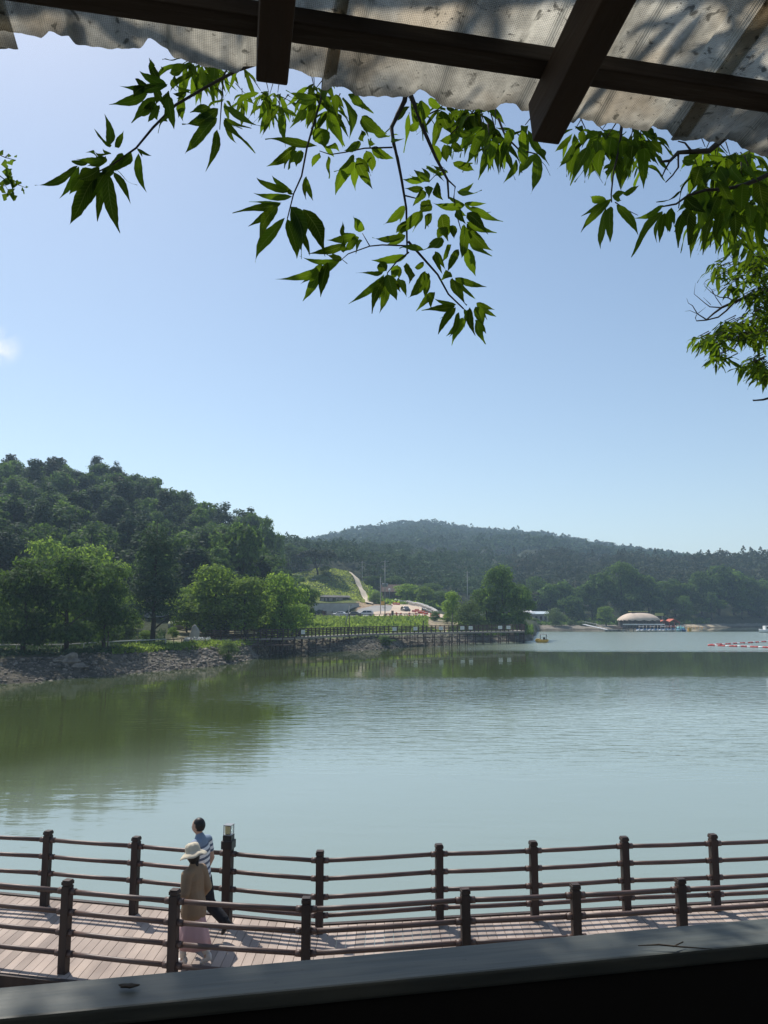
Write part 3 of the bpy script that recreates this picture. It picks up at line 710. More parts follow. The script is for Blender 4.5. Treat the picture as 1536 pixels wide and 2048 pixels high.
# ------------------------------------------------------------------ near boardwalk
DZ = 1.10
TOPZ = DZ + 1.22
near_px = [(-90,1737),(136,1758),(350,1777),(613,1793),(930,1775),(1150,1766),(1360,1755),(1575,1744)]
far_px = [(-90,1650),(97,1660),(273,1672),(457,1686),(640,1700),(878,1687),(1066,1681),(1248,1672),(1425,1667),(1600,1660)]
near_p = [gp(x,y,TOPZ) for x,y in near_px]; far_p = [gp(x,y,TOPZ) for x,y in far_px]
near_p = [Vector((p.x,p.y,DZ)) for p in near_p]; far_p = [Vector((p.x,p.y,DZ)) for p in far_p]
def post(parent, p, rz, h=1.22, w=0.118):
    mb = MB(); r = rz
    mb.box((p.x,p.y,p.z+(h-0.085)/2-0.15),(w,w,h-0.085+0.3),r,bev=0.008)
    mb.box((p.x,p.y,p.z+h-0.0785),(w-0.022,w-0.022,0.017),r)
    mb.box((p.x,p.y,p.z+h-0.047),(w+0.006,w+0.006,0.046),r,bev=0.006)
    mb.box((p.x,p.y,p.z+h-0.0155),(w-0.012,w-0.012,0.017),r,bev=0.004)
    return mb.build('post', M['wood_dk'], parent)
def railing(name, pts, label, heights=(1.06,0.79,0.52,0.25), rr=0.034, lamp=None, cat='railing', w=0.118):
    e = empty(name, pts[0], 0, label, cat); inv = Matrix.Translation(-pts[0])
    P = [p-pts[0] for p in pts]
    for i, p in enumerate(P):
        a = P[max(i-1,0)]; b_ = P[min(i+1,len(P)-1)]; rz = math.atan2(b_.y-a.y, b_.x-a.x)
        post(e, p, rz, 1.22 if i != lamp else 1.26, w if i != lamp else 0.14)
    for a, b_ in zip(P[:-1], P[1:]):
        d = (b_-a).normalized()
        for hh in heights:
            mb = MB(); a2 = a+Vector((0,0,hh))+d*(w/2-0.01); b2 = b_+Vector((0,0,hh))-d*(w/2-0.01)
            m_ = (a2+b2)/2 + Vector((0,0,-0.006))
            mb.tube([a2, a2.lerp(m_,0.5)+Vector((0,0,-0.002)), m_, b2], rr, 14)
            mb.tube([a2, a2+d*0.085], rr+0.011, 14); mb.tube([b2-d*0.085, b2], rr+0.011, 14)
            mb.build('rail', M['rail'], e)
    return e
railing('railing', near_p, 'brown four-rail railing on the near side of the boardwalk')
railing('railing', far_p, 'brown four-rail railing on the lake side of the boardwalk', lamp=3)
# lamp head on the fourth lake-side post
lp = far_p[3]; zt = DZ+1.26
e = empty('bollard_lamp', (lp.x,lp.y,zt), R(-12), 'small lantern with pale yellow panels on a black collar, topping a boardwalk post', 'lamp')
mb = MB(); mb.box((0,0,-0.055),(0.185,0.185,0.13),bev=0.012); mb.box((0,0,0.045),(0.145,0.145,0.09),bev=0.008); mb.build('collar', M['black'], e)
mb = MB()
for sx in (-1,1):
    for sy in (-1,1): mb.box((sx*0.060,sy*0.060,0.163),(0.010,0.010,0.146))
mb.box((0,0,0.2425),(0.134,0.134,0.012)); mb.box((0,0,0.0945),(0.134,0.134,0.009)); mb.build('frame', M['steel'], e)
mb = MB()
for q in range(4): mb.box((0.057*math.cos(q*math.pi/2),0.057*math.sin(q*math.pi/2),0.1665),(0.003,0.106,0.132),q*math.pi/2)
gl, n, l, b = newmat('lantern_glass'); b.inputs['Base Color'].default_value = (0.8,0.85,0.85,1); b.inputs['Transmission Weight'].default_value = 0.9; b.inputs['Roughness'].default_value = 0.05; b.inputs['Alpha'].default_value = 0.22
mb.build('glass', gl, e)
mb = MB(); mb.box((-0.012,0,0.165),(0.076,0.076,0.125),bev=0.006); mb.build('lamp_tube', mat('pale_yellow_tube',(0.85,0.74,0.36),(0.78,0.66,0.30),0.5,4), e)

def poly_at(P, s):         # s in [0, len-1]
    i = min(int(s), len(P)-2); return P[i].lerp(P[i+1], s-i)
def along(P, x):           # y on polyline at x, extrapolated
    for a, b_ in zip(P[:-1], P[1:]):
        if x <= b_.x: break
    return a.y + (b_.y-a.y)*(x-a.x)/(b_.x-a.x)
kn, kf = near_p[3], far_p[4]
# planks run across the walk, turning at the kink
nearL = (near_p[3]-near_p[1]).normalized(); farL = (far_p[4]-far_p[1]).normalized()
nearR = (near_p[6]-near_p[3]).normalized(); farR = (far_p[8]-far_p[4]).normalized()
mb = MB(); rng = random.Random(9)
Lf = kf + Vector((0.0,0.27,0)); Ln = kn + Vector((0,-0.20,0))
def emit(f0, f1, n0, n1):
    z = DZ; t = 0.035
    g_ = 0.004
    df = (f1-f0).normalized()*g_; dn = (n1-n0).normalized()*g_
    a, b_, c, d = n0+dn, n1-dn, f1-df, f0+df
    zz = z - rng.uniform(0,0.003)
    k = len(mb.v)
    for p in (a,b_,c,d): mb.v.append((p.x,p.y,zz))
    for p in (a,b_,c,d): mb.v.append((p.x,p.y,z-t))
    for q in ((0,1,2,3),(7,6,5,4),(0,4,5,1),(1,5,6,2),(2,6,7,3),(3,7,4,0)):
        mb.f.append(tuple(k+i for i in q)); mb.m.append(0); mb.sm.append(False)
W_ = 0.145
for side, dn, df in ((1, nearR, farR), (-1, -nearL, -farL)):
    for i in range(70):
        r0, r1 = i*W_, (i+1)*W_
        # near side is slightly shorter at the kink: fan over the first planks
        f0, f1 = Lf+df*r0, Lf+df*r1; n0, n1 = Ln+dn*r0, Ln+dn*r1
        emit(f0,f1,n0,n1) if side>0 else emit(f1,f0,n1,n0)
deck = mb.build('boardwalk', M['plank'])
# edge boards and joists belong to the deck
mb = MB()
for side, dn, df in ((1, nearR, farR), (-1, -nearL, -farL)):
    for (c0, d_, off) in ((Lf, df, 0.045),(Ln, dn, -0.045)):
        a = c0 + Vector((0,off,0)); b_ = a + d_*10.1
        rz = math.atan2((b_-a).y, (b_-a).x)
        mb.box(((a+b_)/2)+Vector((0,0,-0.075)), ((b_-a).length,0.08,0.19), rz)
    for i in range(8):
        a = Lf+df*(1.3*i+0.6); b_ = Ln+dn*(1.3*i+0.6)
        mb.box((a+b_)/2+Vector((0,0,-0.115)), (0.09,(a-b_).length-0.15,0.15), math.atan2((a-b_).y,(a-b_).x)-math.pi/2)
        mb.tube([a+Vector((0,-0.2,-0.19)),a+Vector((0,-0.2,-2.6))],0.09,10)
mb.build('edge_beam', M['wood_dk'], deck)
tag(deck, 'planked boardwalk beside the lake', kind='structure')

# ------------------------------------------------------------------ far boardwalk on stilts
fb = [(425,104),(470,106),(520,108.5),(573,112),(643,120),(700,127),(760,134),(850,141),(960,148),(1050,153)]
P3 = [Vector((xat(px,Y,2.4),Y,2.4)) for px, Y in fb]
P3.append(P3[-1]+Vector((0.4,9,0)))
e = empty('far_boardwalk', P3[0], 0, 'long dark railed boardwalk on stilts along the opposite bank', 'boardwalk')
O = P3[0]; L_ = [0]
for a, b_ in zip(P3[:-1],P3[1:]): L_.append(L_[-1]+(b_-a).length)
def onb(s):
    i = max(k for k in range(len(L_)-1) if L_[k] <= s or k == 0); t = (s-L_[i])/(L_[i+1]-L_[i]); p = P3[i].lerp(P3[i+1], min(t,1)); d = (P3[i+1]-P3[i]).normalized(); return p-O, d
mb = MB(); tot = L_[-1]; st = 1.0; s = 0
while s < tot-0.01:
    p, d = onb(s); q, d2 = onb(min(s+st,tot)); nrm = Vector((-d.y,d.x,0)); m2 = Vector((-d2.y,d2.x,0))
    a,b_,c,dd = p,q,q+m2*2.2,p+nrm*2.2
    mb.quad(a,b_,c,dd); mb.quad(a+Vector((0,0,-.3)),b_+Vector((0,0,-.3)),b_,a); s += st
mb.build('deck', mat('grey_far_deck',(0.30,0.27,0.24),(0.22,0.20,0.18),0.8,1), e)
for side, off in (('lake',0.0),('bank',2.2)):
    for hh in (1.15,0.88,0.6,0.32):
        mb = MB(); pts = []
        s = 0
        while s <= tot:
            p,d = onb(min(s,tot-.01)); pts.append(p+Vector((-d.y,d.x,0))*off+Vector((0,0,hh))); s += 2.0
        mb.tube(pts, 0.045, 5); mb.build('rail', M['wood_dk'], e)
k = 0; s = 0.2
pm = MB(); pm.box((0,0,0.62),(0.15,0.15,1.30),bev=0.01); po = pm.build('post', M['wood_dk'], e); first = True
while s < tot and k < 82:
    p,d = onb(s)
    q = po if first else po.copy()
    if not first: COL.objects.link(q); q.parent = e
    first = False; q.location = p; q.rotation_euler = (0,0,math.atan2(d.y,d.x)); s += tot/80; k += 1
sm_ = MB(); sm_.tube([(0,0,-0.3),(0,0,-3.4)],0.10,6); so = sm_.build('stilt', M['wood_dk'], e); first = True
s = 0.5; k = 0
while s < tot and k < 84:
    p,d = onb(s); nrm = Vector((-d.y,d.x,0))
    q = so if first else so.copy()
    if not first: COL.objects.link(q); q.parent = e
    first = False; q.location = p+nrm*(0.15 if k%2==0 else 2.0); s += tot/84; k += 1
for zz in (-0.9,-1.8):
    mb = MB(); pts = []; s = 0
    while s <= tot: p,d = onb(min(s,tot-.01)); pts.append(p+Vector((-d.y,d.x,0))*0.2+Vector((0,0,zz))); s += 3
    mb.tube(pts, 0.06, 5); mb.build('brace', M['wood_dk'], e)
for i, px in enumerate((603,785,829,884,922,941,1002,1017)):
    s = min(range(int(tot)), key=lambda q: abs(pxof((onb(q)[0]+O).x,(onb(q)[0]+O).y,2.4)-px)); p,d = onb(s)
    e2 = empty('notice_board', p+O+Vector((-d.y,d.x,0))*(-0.09)+Vector((0,0,0.72)), math.atan2(d.y,d.x), ['small white notice on the far railing under the wide sunlit tree','white notice on the far railing below the traffic cones','white notice on the far railing near the thin dark pole','white notice on the far railing left of the willow','white notice under the willow on the far railing, left of two','white notice on the far railing under the willow, right of two','white notice on the dark promontory railing, left one','white notice on the dark promontory railing, right one'][i], 'notice')
    mb = MB(); mb.box((0,0,0),(0.95,0.03,0.62),bev=0.006); mb.build('board', M['white'], e2)
    mb = MB(); mb.box((0,-0.018,0.12),(0.7,0.006,0.05)); mb.box((0,-0.018,-0.05),(0.6,0.006,0.05)); mb.build('marking', M['steel'], e2)
# lower platform with stairs at its left end
p0 = P3[1]
e = empty('stair_platform', p0+Vector((0,-1.6,-0.9)), R(28), 'dark lower platform and steps under the left end of the far boardwalk', 'platform')
mb = MB(); mb.box((4,0,0),(9,2.2,0.14)); 
for i in range(5): mb.box((-0.9-0.3*i,0.3,-0.15-0.17*i),(0.3,1.4,0.06))
mb.build('deck', M['wood_dk'], e)
mb = MB()
for i in range(6): mb.box((-0.3+1.75*i,-1.05,0.55),(0.12,0.12,1.1)); mb.tube([(-0.3+1.75*i,-0.9,-0.07),(-0.3+1.75*i,-0.9,-2.2)],0.09,6)
for hh in (0.4,0.75,1.08): mb.tube([(-0.3,-1.05,hh),(8.45,-1.05,hh)],0.04,5)
mb.build('rail', M['wood_dk'], e)

# ------------------------------------------------------------------ rocks and grass
def rockmesh(rs, n_, r):
    bm = bmesh.new(); bmesh.ops.create_icosphere(bm, subdivisions=n_, radius=r)
    k = rs.uniform(0.6,1.2,3); o_ = rs.uniform(0,9,3)
    for v in bm.verts:
        f = 1+0.28*math.sin(v.co.x/r*3+o_[0])*math.cos(v.co.y/r*3+o_[1])+0.15*math.sin(v.co.z/r*6+o_[2]); v.co = Vector((v.co.x*k[0]*f,v.co.y*k[1]*f,v.co.z*k[2]*f*0.7))
    me = bpy.data.meshes.new('rock'); bm.to_mesh(me); bm.free(); me.materials.append(M['rock']); return me
rs = np.random.RandomState(4)
for px, py, sz, d in ((139,1326,1.0,'largest pale boulder on the shaded rocky bank'),(160,1336,0.75,'pale boulder just below the largest one'),(118,1323,0.6,'smaller pale boulder left of the largest one'),(188,1330,0.45,'low pale boulder right of the pair on the bank'),(400,1330,0.5,'grey boulder below the dead branch'),(470,1318,0.5,'pale boulder near the tip of the rocky point')):
    p = gp(px,py,0.9); Y = p.y
    lo, hi = 55, 140                                     # where the sight line meets the bank
    for Yt in np.arange(60,130,0.25):
        q = at(px,py,Yt)
        if q.z <= Hs(q.x, Yt): break
    o = link('boulder', rockmesh(rs,3,sz*0.8), None, (q.x,Yt,Hs(q.x,Yt)+sz*0.15)); tag(o, d, 'boulder', 'boulders on the left bank')
base = [rockmesh(rs,1,1.0) for _ in range(6)]
bv = [np.array([v.co[:] for v in m_.vertices]) for m_ in base]; bf = [np.array([p.vertices[:] for p in m_.polygons]) for m_ in base]
Vs, Fs, off = [], [], 0
cnt = 0
while cnt < 8500:
    px = rs.uniform(-60, 1062); y0 = float(np.interp(px, PXK, KN[:,0,0])); Y = y0 + rs.uniform(-1.2, 6.5 if px < 520 else 8.5)
    x = xat(px, Y); z = Hs(x, Y)
    if z < -0.3 or z > 2.0: continue
    dens = 0.35 if px < 250 else 1.0
    if rs.rand() > dens: continue
    s = 0.05+0.22*rs.rand()**4*(1.5 if 380<px<520 else 1.0); k = rs.randint(6); a = rs.uniform(0,6.28); c_, s_ = math.cos(a), math.sin(a)
    v = bv[k]*s; v = np.stack([v[:,0]*c_-v[:,1]*s_, v[:,0]*s_+v[:,1]*c_, v[:,2]],1)+np.array([x,Y,z+s*0.2]); Vs.append(v); Fs.append(bf[k]+off); off += len(v); cnt += 1
tag(link('rubble', np_mesh('rubble', np.concatenate(Vs), np.concatenate(Fs), M['rock'])), 'broken stones covering the waterline', 'rubble', kind='stuff')
for m_ in base: bpy.data.meshes.remove(m_)

def tufts(name, label, test, N, hh, rs, m, pxr, Yr, cs=0.35):
    px = rs.uniform(*pxr, N*4); Y = rs.uniform(*Yr, N*4); X = (px-768)/F*(Y*cp-0.6)
    z, ys_, Y2 = Hraw(X, Y); k = test(px, Y, z, ys_, Y2); X, Y = X[k][:N], Y[k][:N]; Z = H(X, Y); n_ = len(X)
    hgt = hh*rs.uniform(0.3,1.3,n_)
    P = np.stack([X,Y,Z+hgt*0.4],1); d = rs.normal(size=(n_,3)); d[:,2] = np.abs(d[:,2])*0.6+0.3
    V, Q = cards(P, d, cs*rs.uniform(0.5,1.2,n_), rs)
    V = V.reshape(-1,4,3); V[:,0,2] += hgt*0.3; V = V.reshape(-1,3)
    return tag(link(name, np_mesh(name, V, Q, m)), label, 'grass', kind='stuff')
tufts('grass', 'bright weeds and grass on the bank above the far boardwalk', lambda p,Y,z,k,Y2:(Y2>k[...,1]+6)&(Y<203)&~((p>855)&(p<918)&(Y>160)), 16000, 0.9, np.random.RandomState(2), M['grass'], (555,955),(128,204), 0.55)
tufts('grass', 'green grass along the top of the left bank', lambda p,Y,z,k,Y2:(Y2>k[...,1]-0.6)&(Y2<k[...,1]+7+3*np.sin(p*0.05)), 9000, 0.5, np.random.RandomState(3), M['grass'], (225,520),(72,125), 0.26)
tufts('grass', 'undergrowth coloured dark for the shade of the left grove', lambda p,Y,z,k,Y2:(Y2>k[...,1])&(Y2<k[...,2]+4), 6000, 0.5, np.random.RandomState(5), M['conif'], (-80,330),(66,125), 0.3)  # grass given a conifer-dark colour to paint in the grove's shade
tufts('grass', 'short grass on the terraced hillside', lambda p,Y,z,k,Y2:(z>9.0), 6000, 0.2, np.random.RandomState(6), M['lawn'], (560,742),(246,298), 0.5)
tufts('undergrowth', 'scrub on the slope beside the hill path and yard', lambda p,Y,z,k,Y2:(z>5.0), 5000, 1.6, np.random.RandomState(7), M['bright'], (738,905),(252,296), 0.9)
tufts('undergrowth', 'low scrub along the far shore', lambda p,Y,z,k,Y2:(z>1.4)&(z<3.2)&(p<1420), 5000, 1.2, np.random.RandomState(12), M['dec'], (1075,1600),(270,352), 0.7)
tufts('undergrowth', 'green scrub on the promontory edge', lambda p,Y,z,k,Y2:(z>1.0)&(z<2.6), 3500, 1.0, np.random.RandomState(13), M['dec'], (900,1066),(158,205), 0.5)
# ------------------------------------------------------------------ buildings and street things across the lake
def house(px, Y, w, d, hw, hr, rz, label, wallm, roofm, z=None, hip=False):
    x = xat(px, Y); z = Hs(x,Y) if z is None else z
    e = empty('house', (x,Y,z-0.2), rz, label, 'building')
    mb = MB(); mb.box((0,0,hw/2),(w,d,hw)); mb.build('wall', wallm, e)
    mb = MB(); o = 0.5; a = w/2+o; b_ = d/2+o
    t = 0.16
    for s in (-1,1):
        p1,p2,p3,p4 = Vector((-a,s*b_,hw-0.05)),Vector((a,s*b_,hw-0.05)),Vector((a*(0.6 if hip else 1),0,hw+hr)),Vector((-a*(0.6 if hip else 1),0,hw+hr))
        mb.quad(*( (p1,p2,p3,p4) if s<0 else (p2,p1,p4,p3))); up = Vector((0,0,-t))
        mb.quad(*( (p4+up,p3+up,p2+up,p1+up) if s<0 else (p3+up,p4+up,p1+up,p2+up))); mb.quad(p1+up,p2+up,p2,p1)
    for s in (-1,1):
        mb.v += [(s*a,-b_,hw-0.05),(s*a,b_,hw-0.05),(s*a*(0.6 if hip else 1),0,hw+hr)]; n_=len(mb.v); mb.f.append((n_-3,n_-2,n_-1) if s>0 else (n_-2,n_-3,n_-1)); mb.m.append(0); mb.sm.append(False)
    mb.build('roof', roofm, e)
    for xx in np.linspace(-w*0.32,w*0.32,3):
        mb = MB(); mb.box((xx,-d/2-0.02,hw*0.52),(w*0.16,0.06,hw*0.42)); mb.build('window', M['glassdk'], e)
    return e
house(786, 276, 7.2, 6, 3.4, 2.6, R(6), 'brown-roofed house above the construction yard', M['brownroof'], M['brownroof'])
bp_ = empty('outdoor_light', (xat(779,270),270,Hs(xat(779,270),270)), 0, 'white globe light on a short pole before the brown-roofed house', 'lamp')
mb = MB(); mb.tube([(0,0,0),(0,0,4.0)],0.07,6); mb.build('pole', M['steel'], bp_)
mb = MB(); mb.ellipsoid((0,0,4.3),(0.4,0.4,0.4)); mb.build('globe', M['white'], bp_)
house(1079, 292, 5.6, 5, 3.6, 0.9, R(4), 'small building with bluish-white metal roof between the promontory and the grey willow', M['stone'], mat('blue_white_roof',(0.55,0.64,0.68),(0.48,0.57,0.62),0.5,1))
for px, w, d in ((1052,3.4,'white canopy tent beside the promontory, left one'),(1062,2.6,'small white canopy tent right of the larger one')):
    Y = 286; x = xat(px,Y); e = empty('canopy_tent', (x,Y,Hs(x,Y)), 0, d, 'tent')
    mb = MB(); mb.lathe([(w*0.72,1.9),(w*0.70,2.05),(w*0.3,2.5),(0.02,3.1)],n=4); mb.build('canopy', M['white'], e)
    mb = MB()
    for sx in (-1,1):
        for sy in (-1,1): mb.tube([(sx*w*0.45,sy*w*0.45,0),(sx*w*0.45,sy*w*0.45,1.95)],0.05,5)
    mb.build('pole', M['steel'], e)
# retaining wall and hut
x, Y = gx(672, 239.6)
e = empty('retaining_wall', (x,Y,5.2), R(5), 'long grey concrete retaining wall above the road', 'wall')
mb = MB(); mb.box((0,0,1.65),(14.2,0.5,3.9)); mb.build('wall', M['lightwall'], e)
mb = MB(); mb.box((0,-0.03,3.66),(14.4,0.62,0.12)); mb.build('coping', M['stone'], e)
x, Y = gx(668, 248)
e = empty('shed', (x,Y,8.7), R(4), 'long low dark shed with pale side panels on top of the retaining wall', 'shed')
mb = MB(); mb.box((0,0,1.1),(9.0,3,2.2)); mb.build('wall', mat('dark_boards',(0.05,0.045,0.042),(0.08,0.07,0.065),0.8,1), e)
mb = MB(); mb.quad((-5,-2,2.2),(5,-2,2.0),(5,2,2.7),(-5,2,2.9)); mb.quad((-5,-2,2.1),(-5,2,2.8),(5,2,2.6),(5,-2,1.9)); mb.quad((-5,-2,2.1),(5,-2,1.9),(5,-2,2.0),(-5,-2,2.2)); mb.build('roof', mat('grey_sheet',(0.10,0.095,0.09),(0.06,0.058,0.055),0.8,1), e)
for xx,ww in ((-3.7,0.9),(-2.6,0.6),(-1.1,1.0),(0.9,0.7),(2.0,1.3)):
    mb = MB(); mb.box((xx,-1.54,1.1),(ww,0.08,1.5)); mb.build('panel', M['stone'], e)
# dark open shed with white roof behind the grove, and a culvert pipe
x, Y = gx(405,122); z = Hs(x,Y)
e = empty('shed', (x,Y,z), R(-3), 'dark open shed with a pale roof edge behind the standing stone', 'shed')
mb = MB(); mb.box((0,1.2,1.0),(5.6,0.1,2.0)); mb.box((0,0,0.15),(5.6,2.4,0.1)); mb.build('wall', M['black'], e)
mb = MB(); mb.box((0,0,2.15),(6.0,2.9,0.22),Euler((R(4),0,0)).to_matrix()); mb.build('roof', M['white'], e)
for xx in (-2.6,-0.9,0.9,2.6):
    mb = MB(); mb.box((xx,-1.2,1.05),(0.12,0.12,2.1)); mb.build('post', M['wood_dk'], e)
x, Y = gx(352,119); z = Hs(x,Y)
e = empty('concrete_pipe', (x,Y,z+0.55), R(-8), 'thick pale concrete culvert pipe lying on the ground left of the open shed', 'pipe')
mb = MB(); r_ = [(0.55,-1.2),(0.62,-1.2),(0.62,1.2),(0.55,1.2),(0.45,1.2),(0.45,-1.2),(0.55,-1.2)]
mb.lathe(r_, n=24, fn=lambda p,t: Vector((p.z,p.x,p.y))); mb.build('pipe', M['concrete'], e)
for i,(px,l_,dz) in enumerate(((232,3.2,0.35),(242,2.8,0.7),(222,2.4,0.15))):
    x,Y = gx(px,116+i*0.6); o=MB(); o.tube([(-l_/2,0,0),(l_/2,0.2,0.05)],0.16,10); tag(o.build('log', mat('grey_log',(0.33,0.31,0.29),(0.2,0.19,0.18),0.9,2), None, (x,Y,Hs(x,Y)+dz)), ['pale log at the middle of the pile behind the grove','topmost pale log of the pile behind the grove','lowest pale log of the pile behind the grove'][i], 'log', 'logs behind the grove')
# standing stone on a planter
x, Y = gx(388,101); z = Hs(x,Y)-0.35
e = empty('standing_stone', (x,Y,z+0.62), R(10), 'pale upright memorial stone on a low stone base near the rocky point', 'monument')
mb = MB(); mb.ellipsoid((0,0,0.95),(0.62,0.32,1.15),16,12,fn=lambda p: Vector((p.x*(1.0-0.25*p.z)+0.06*math.sin(p.z*5), p.y*(1+0.15*math.sin(p.x*7)), p.z))); mb.build('stone', M['stone'], e)
mb = MB(); mb.box((0,0,-0.10),(1.7,1.0,0.35),bev=0.03); mb.build('base', M['stone'], e)
x, Y = gx(394,99); z = Hs(x,Y)
e = empty('stone_planter', (x,Y,z), R(8), 'long low stone planter with pale flowers in front of the memorial stone', 'planter')
mb = MB(); mb.box((-0.8,0,0.28),(1.9,0.7,0.5),bev=0.04); mb.box((1.0,0.1,0.25),(1.2,0.7,0.42),bev=0.04); mb.build('box', M['stone'], e)
V,Q = cards(np.stack([np.random.RandomState(1).uniform(-1.6,1.6,160),np.random.RandomState(2).uniform(-.25,.35,160),np.random.RandomState(3).uniform(.5,.8,160)],1), np.random.RandomState(4).normal(size=(160,3)), np.full(160,0.12), np.random.RandomState(5))
link('flowers', np_mesh('flowers', V, Q, M['white']), e)
# pipe rail along the left bank
def piperail(name, pts, hh, rr, m, label, posts=10):
    P = [Vector((xat(px,Y),Y,0)) for px,Y in pts]; P = [Vector((p.x,p.y,Hs(p.x,p.y))) for p in P]; e = empty(name, P[0], 0, label, 'railing'); O = P[0]
    mb = MB(); mb.tube([p-O+Vector((0,0,hh)) for p in P], rr, 7); mb.build('rail', m, e)
    for k in range(posts):
        s = k/(posts-1)*(len(P)-1); i=min(int(s),len(P)-2); p = P[i].lerp(P[i+1],s-i)-O
        mb = MB(); mb.tube([p+Vector((0,0,-0.3)), p+Vector((0,0,hh))], rr*0.9, 6); mb.build('post', m, e)
piperail('pipe_rail', [(-60,78),(0,79),(60,80.5),(120,82),(180,85),(250,89),(330,95)], 0.75, 0.06, mat('pale_pipe',(0.50,0.50,0.48),(0.42,0.42,0.40),0.4,2), 'low pale pipe rail along the shaded left bank', 9)
piperail('pipe_rail', [(330,98),(370,100),(430,104)], 0.55, 0.06, M['wood_dk'], 'low brown rail leading to the memorial stone', 6)
piperail('fence', [(600,198),(650,200),(700,203),(760,205),(800,206),(845,206)], 1.0, 0.07, M['wood_dk'], 'dark post-and-rail fence between the weeds and the road', 26)
# dead branch on the rocky point, stick post
def branchy(mb, p, d, L, r, depth, rng_, n=5):
    q = p + d*L
    mid = p.lerp(q,0.5)+Vector((rng_.uniform(-.08,.08)*L,rng_.uniform(-.08,.08)*L,rng_.uniform(-.05,.08)*L))
    mb.tube([p,mid,q],[r,r*0.8,r*0.5],n,cap=False)
    if depth:
        for _ in range(3): 
            dd = (d+Vector((rng_.uniform(-.8,.8),rng_.uniform(-.8,.8),rng_.uniform(-.4,.7)))).normalized(); branchy(mb, p.lerp(q,rng_.uniform(.4,1)), dd, L*rng_.uniform(.45,.7), r*0.5, depth-1, rng_)
x,Y = gx(398,93); mb=MB(); rg=random.Random(4); branchy(mb,Vector((0,0,0)),Vector((0.5,-0.2,0.7)).normalized(),1.3,0.05,3,rg); branchy(mb,Vector((0,0,0)),Vector((-0.6,0,0.5)).normalized(),1.1,0.05,3,rg)
tag(mb.build('dead_branch', M['bark'], None, (x,Y,Hs(x,Y)-0.1)), 'dark dead branch lying on the rocky point', 'branch')
for px,Yp,hh,r_,d in ((213,83,2.3,0.06,'thin bare stake on the left bank in front of the pipe rail'),(698,126,4.9,0.07,'thin dark lamp-less pole standing by the far boardwalk under the parked cars'),(847,143,4.2,0.08,'thin dark pole by the far boardwalk left of the bare slope'),(905,150,6.0,0.08,'thin dark pole under the bright small tree')):
    x,Y = gx(px,Yp); e = empty('pole',(x,Y,max(Hs(x,Y),0)-0.3),0,d,'pole'); mb=MB(); mb.tube([(0,0,0),(0.02,0,hh)],r_,7); mb.build('shaft',M['wood_dk'],e); mb=MB(); mb.box((0,0,hh+0.04),(r_*3,r_*3,0.12),bev=0.01); mb.build('cap',M['black'],e)
# utility poles
def upole(px, Y, top, label, arms=((0.3,1.6),), trans=False, lean=0.0, zb=None):
    x = xat(px,Y); z = Hs(x,Y)-0.3 if zb is None else zb; h = at(px,top,Y).z - z
    e = empty('utility_pole',(x,Y,z),0,label,'utility pole','utility poles beyond the lake'); e.rotation_euler=(0,lean,0)
    mb=MB(); mb.tube([(0,0,0),(0,0,h)],[0.14,0.09],10); mb.build('pole', mat('pole_concrete',(0.36,0.36,0.35),(0.30,0.30,0.29),0.8,2) if 'pc' not in M else M['pc'], e)
    for dz, w in arms:
        mb=MB(); mb.box((0,-0.15,h-dz),(w,0.09,0.09)); 
        for k in (-0.45,0,0.45): mb.tube([(k*w,-0.15,h-dz+0.03),(k*w,-0.15,h-dz+0.28)],0.05,6)
        mb.build('crossarm', M['steel'], e)
    if trans:
        for k in (-0.42,0.42):
            mb=MB(); mb.lathe([(0.02,0),(0.27,0),(0.30,0.05),(0.30,0.75),(0.25,0.85),(0.02,0.88)],(k,-0.1,h*0.56),12); mb.build('transformer', M['steel'], e)
    return (x,Y,z+h)
t1 = upole(770,196,1121,'tall utility pole with two grey transformers by the parked cars',((0.3,1.8),(1.5,1.4)),True)
t2 = upole(724,292,1122,'utility pole at the top of the grassy hill',((0.5,2.4),(2.2,1.2)))
t3 = upole(563,280,1108,'slightly leaning utility pole left of the lone pine',((2.4,3.4),),False,R(3))
t4 = upole(761,215,1154,'thin plain utility pole left of the brown roof',((0.3,0.5),))
t5 = upole(936,255,1143,'utility pole left behind the big dark promontory tree',((0.4,1.8),(1.8,1.4)))
t6 = upole(688,150,1207,'short leaning pole in the weeds below the retaining wall',((0.2,0.5),),False,R(14))
M['wire'] = M['black']
for a, b_, d in ((t1,t2,'wire between the transformer pole and the hilltop pole'),(t1,t5,'wire from the transformer pole to the pole behind the promontory tree')):
    mb=MB(); A=Vector(a)+Vector((0,-.15,-0.1)); B=Vector(b_)+Vector((0,-.15,-0.1)); mb.tube([A.lerp(B,k/12)-Vector((0,0,math.sin(math.pi*k/12)*1.2)) for k in range(13)],0.025,4); tag(mb.build('overhead_wire',M['wire']),d,'wire')
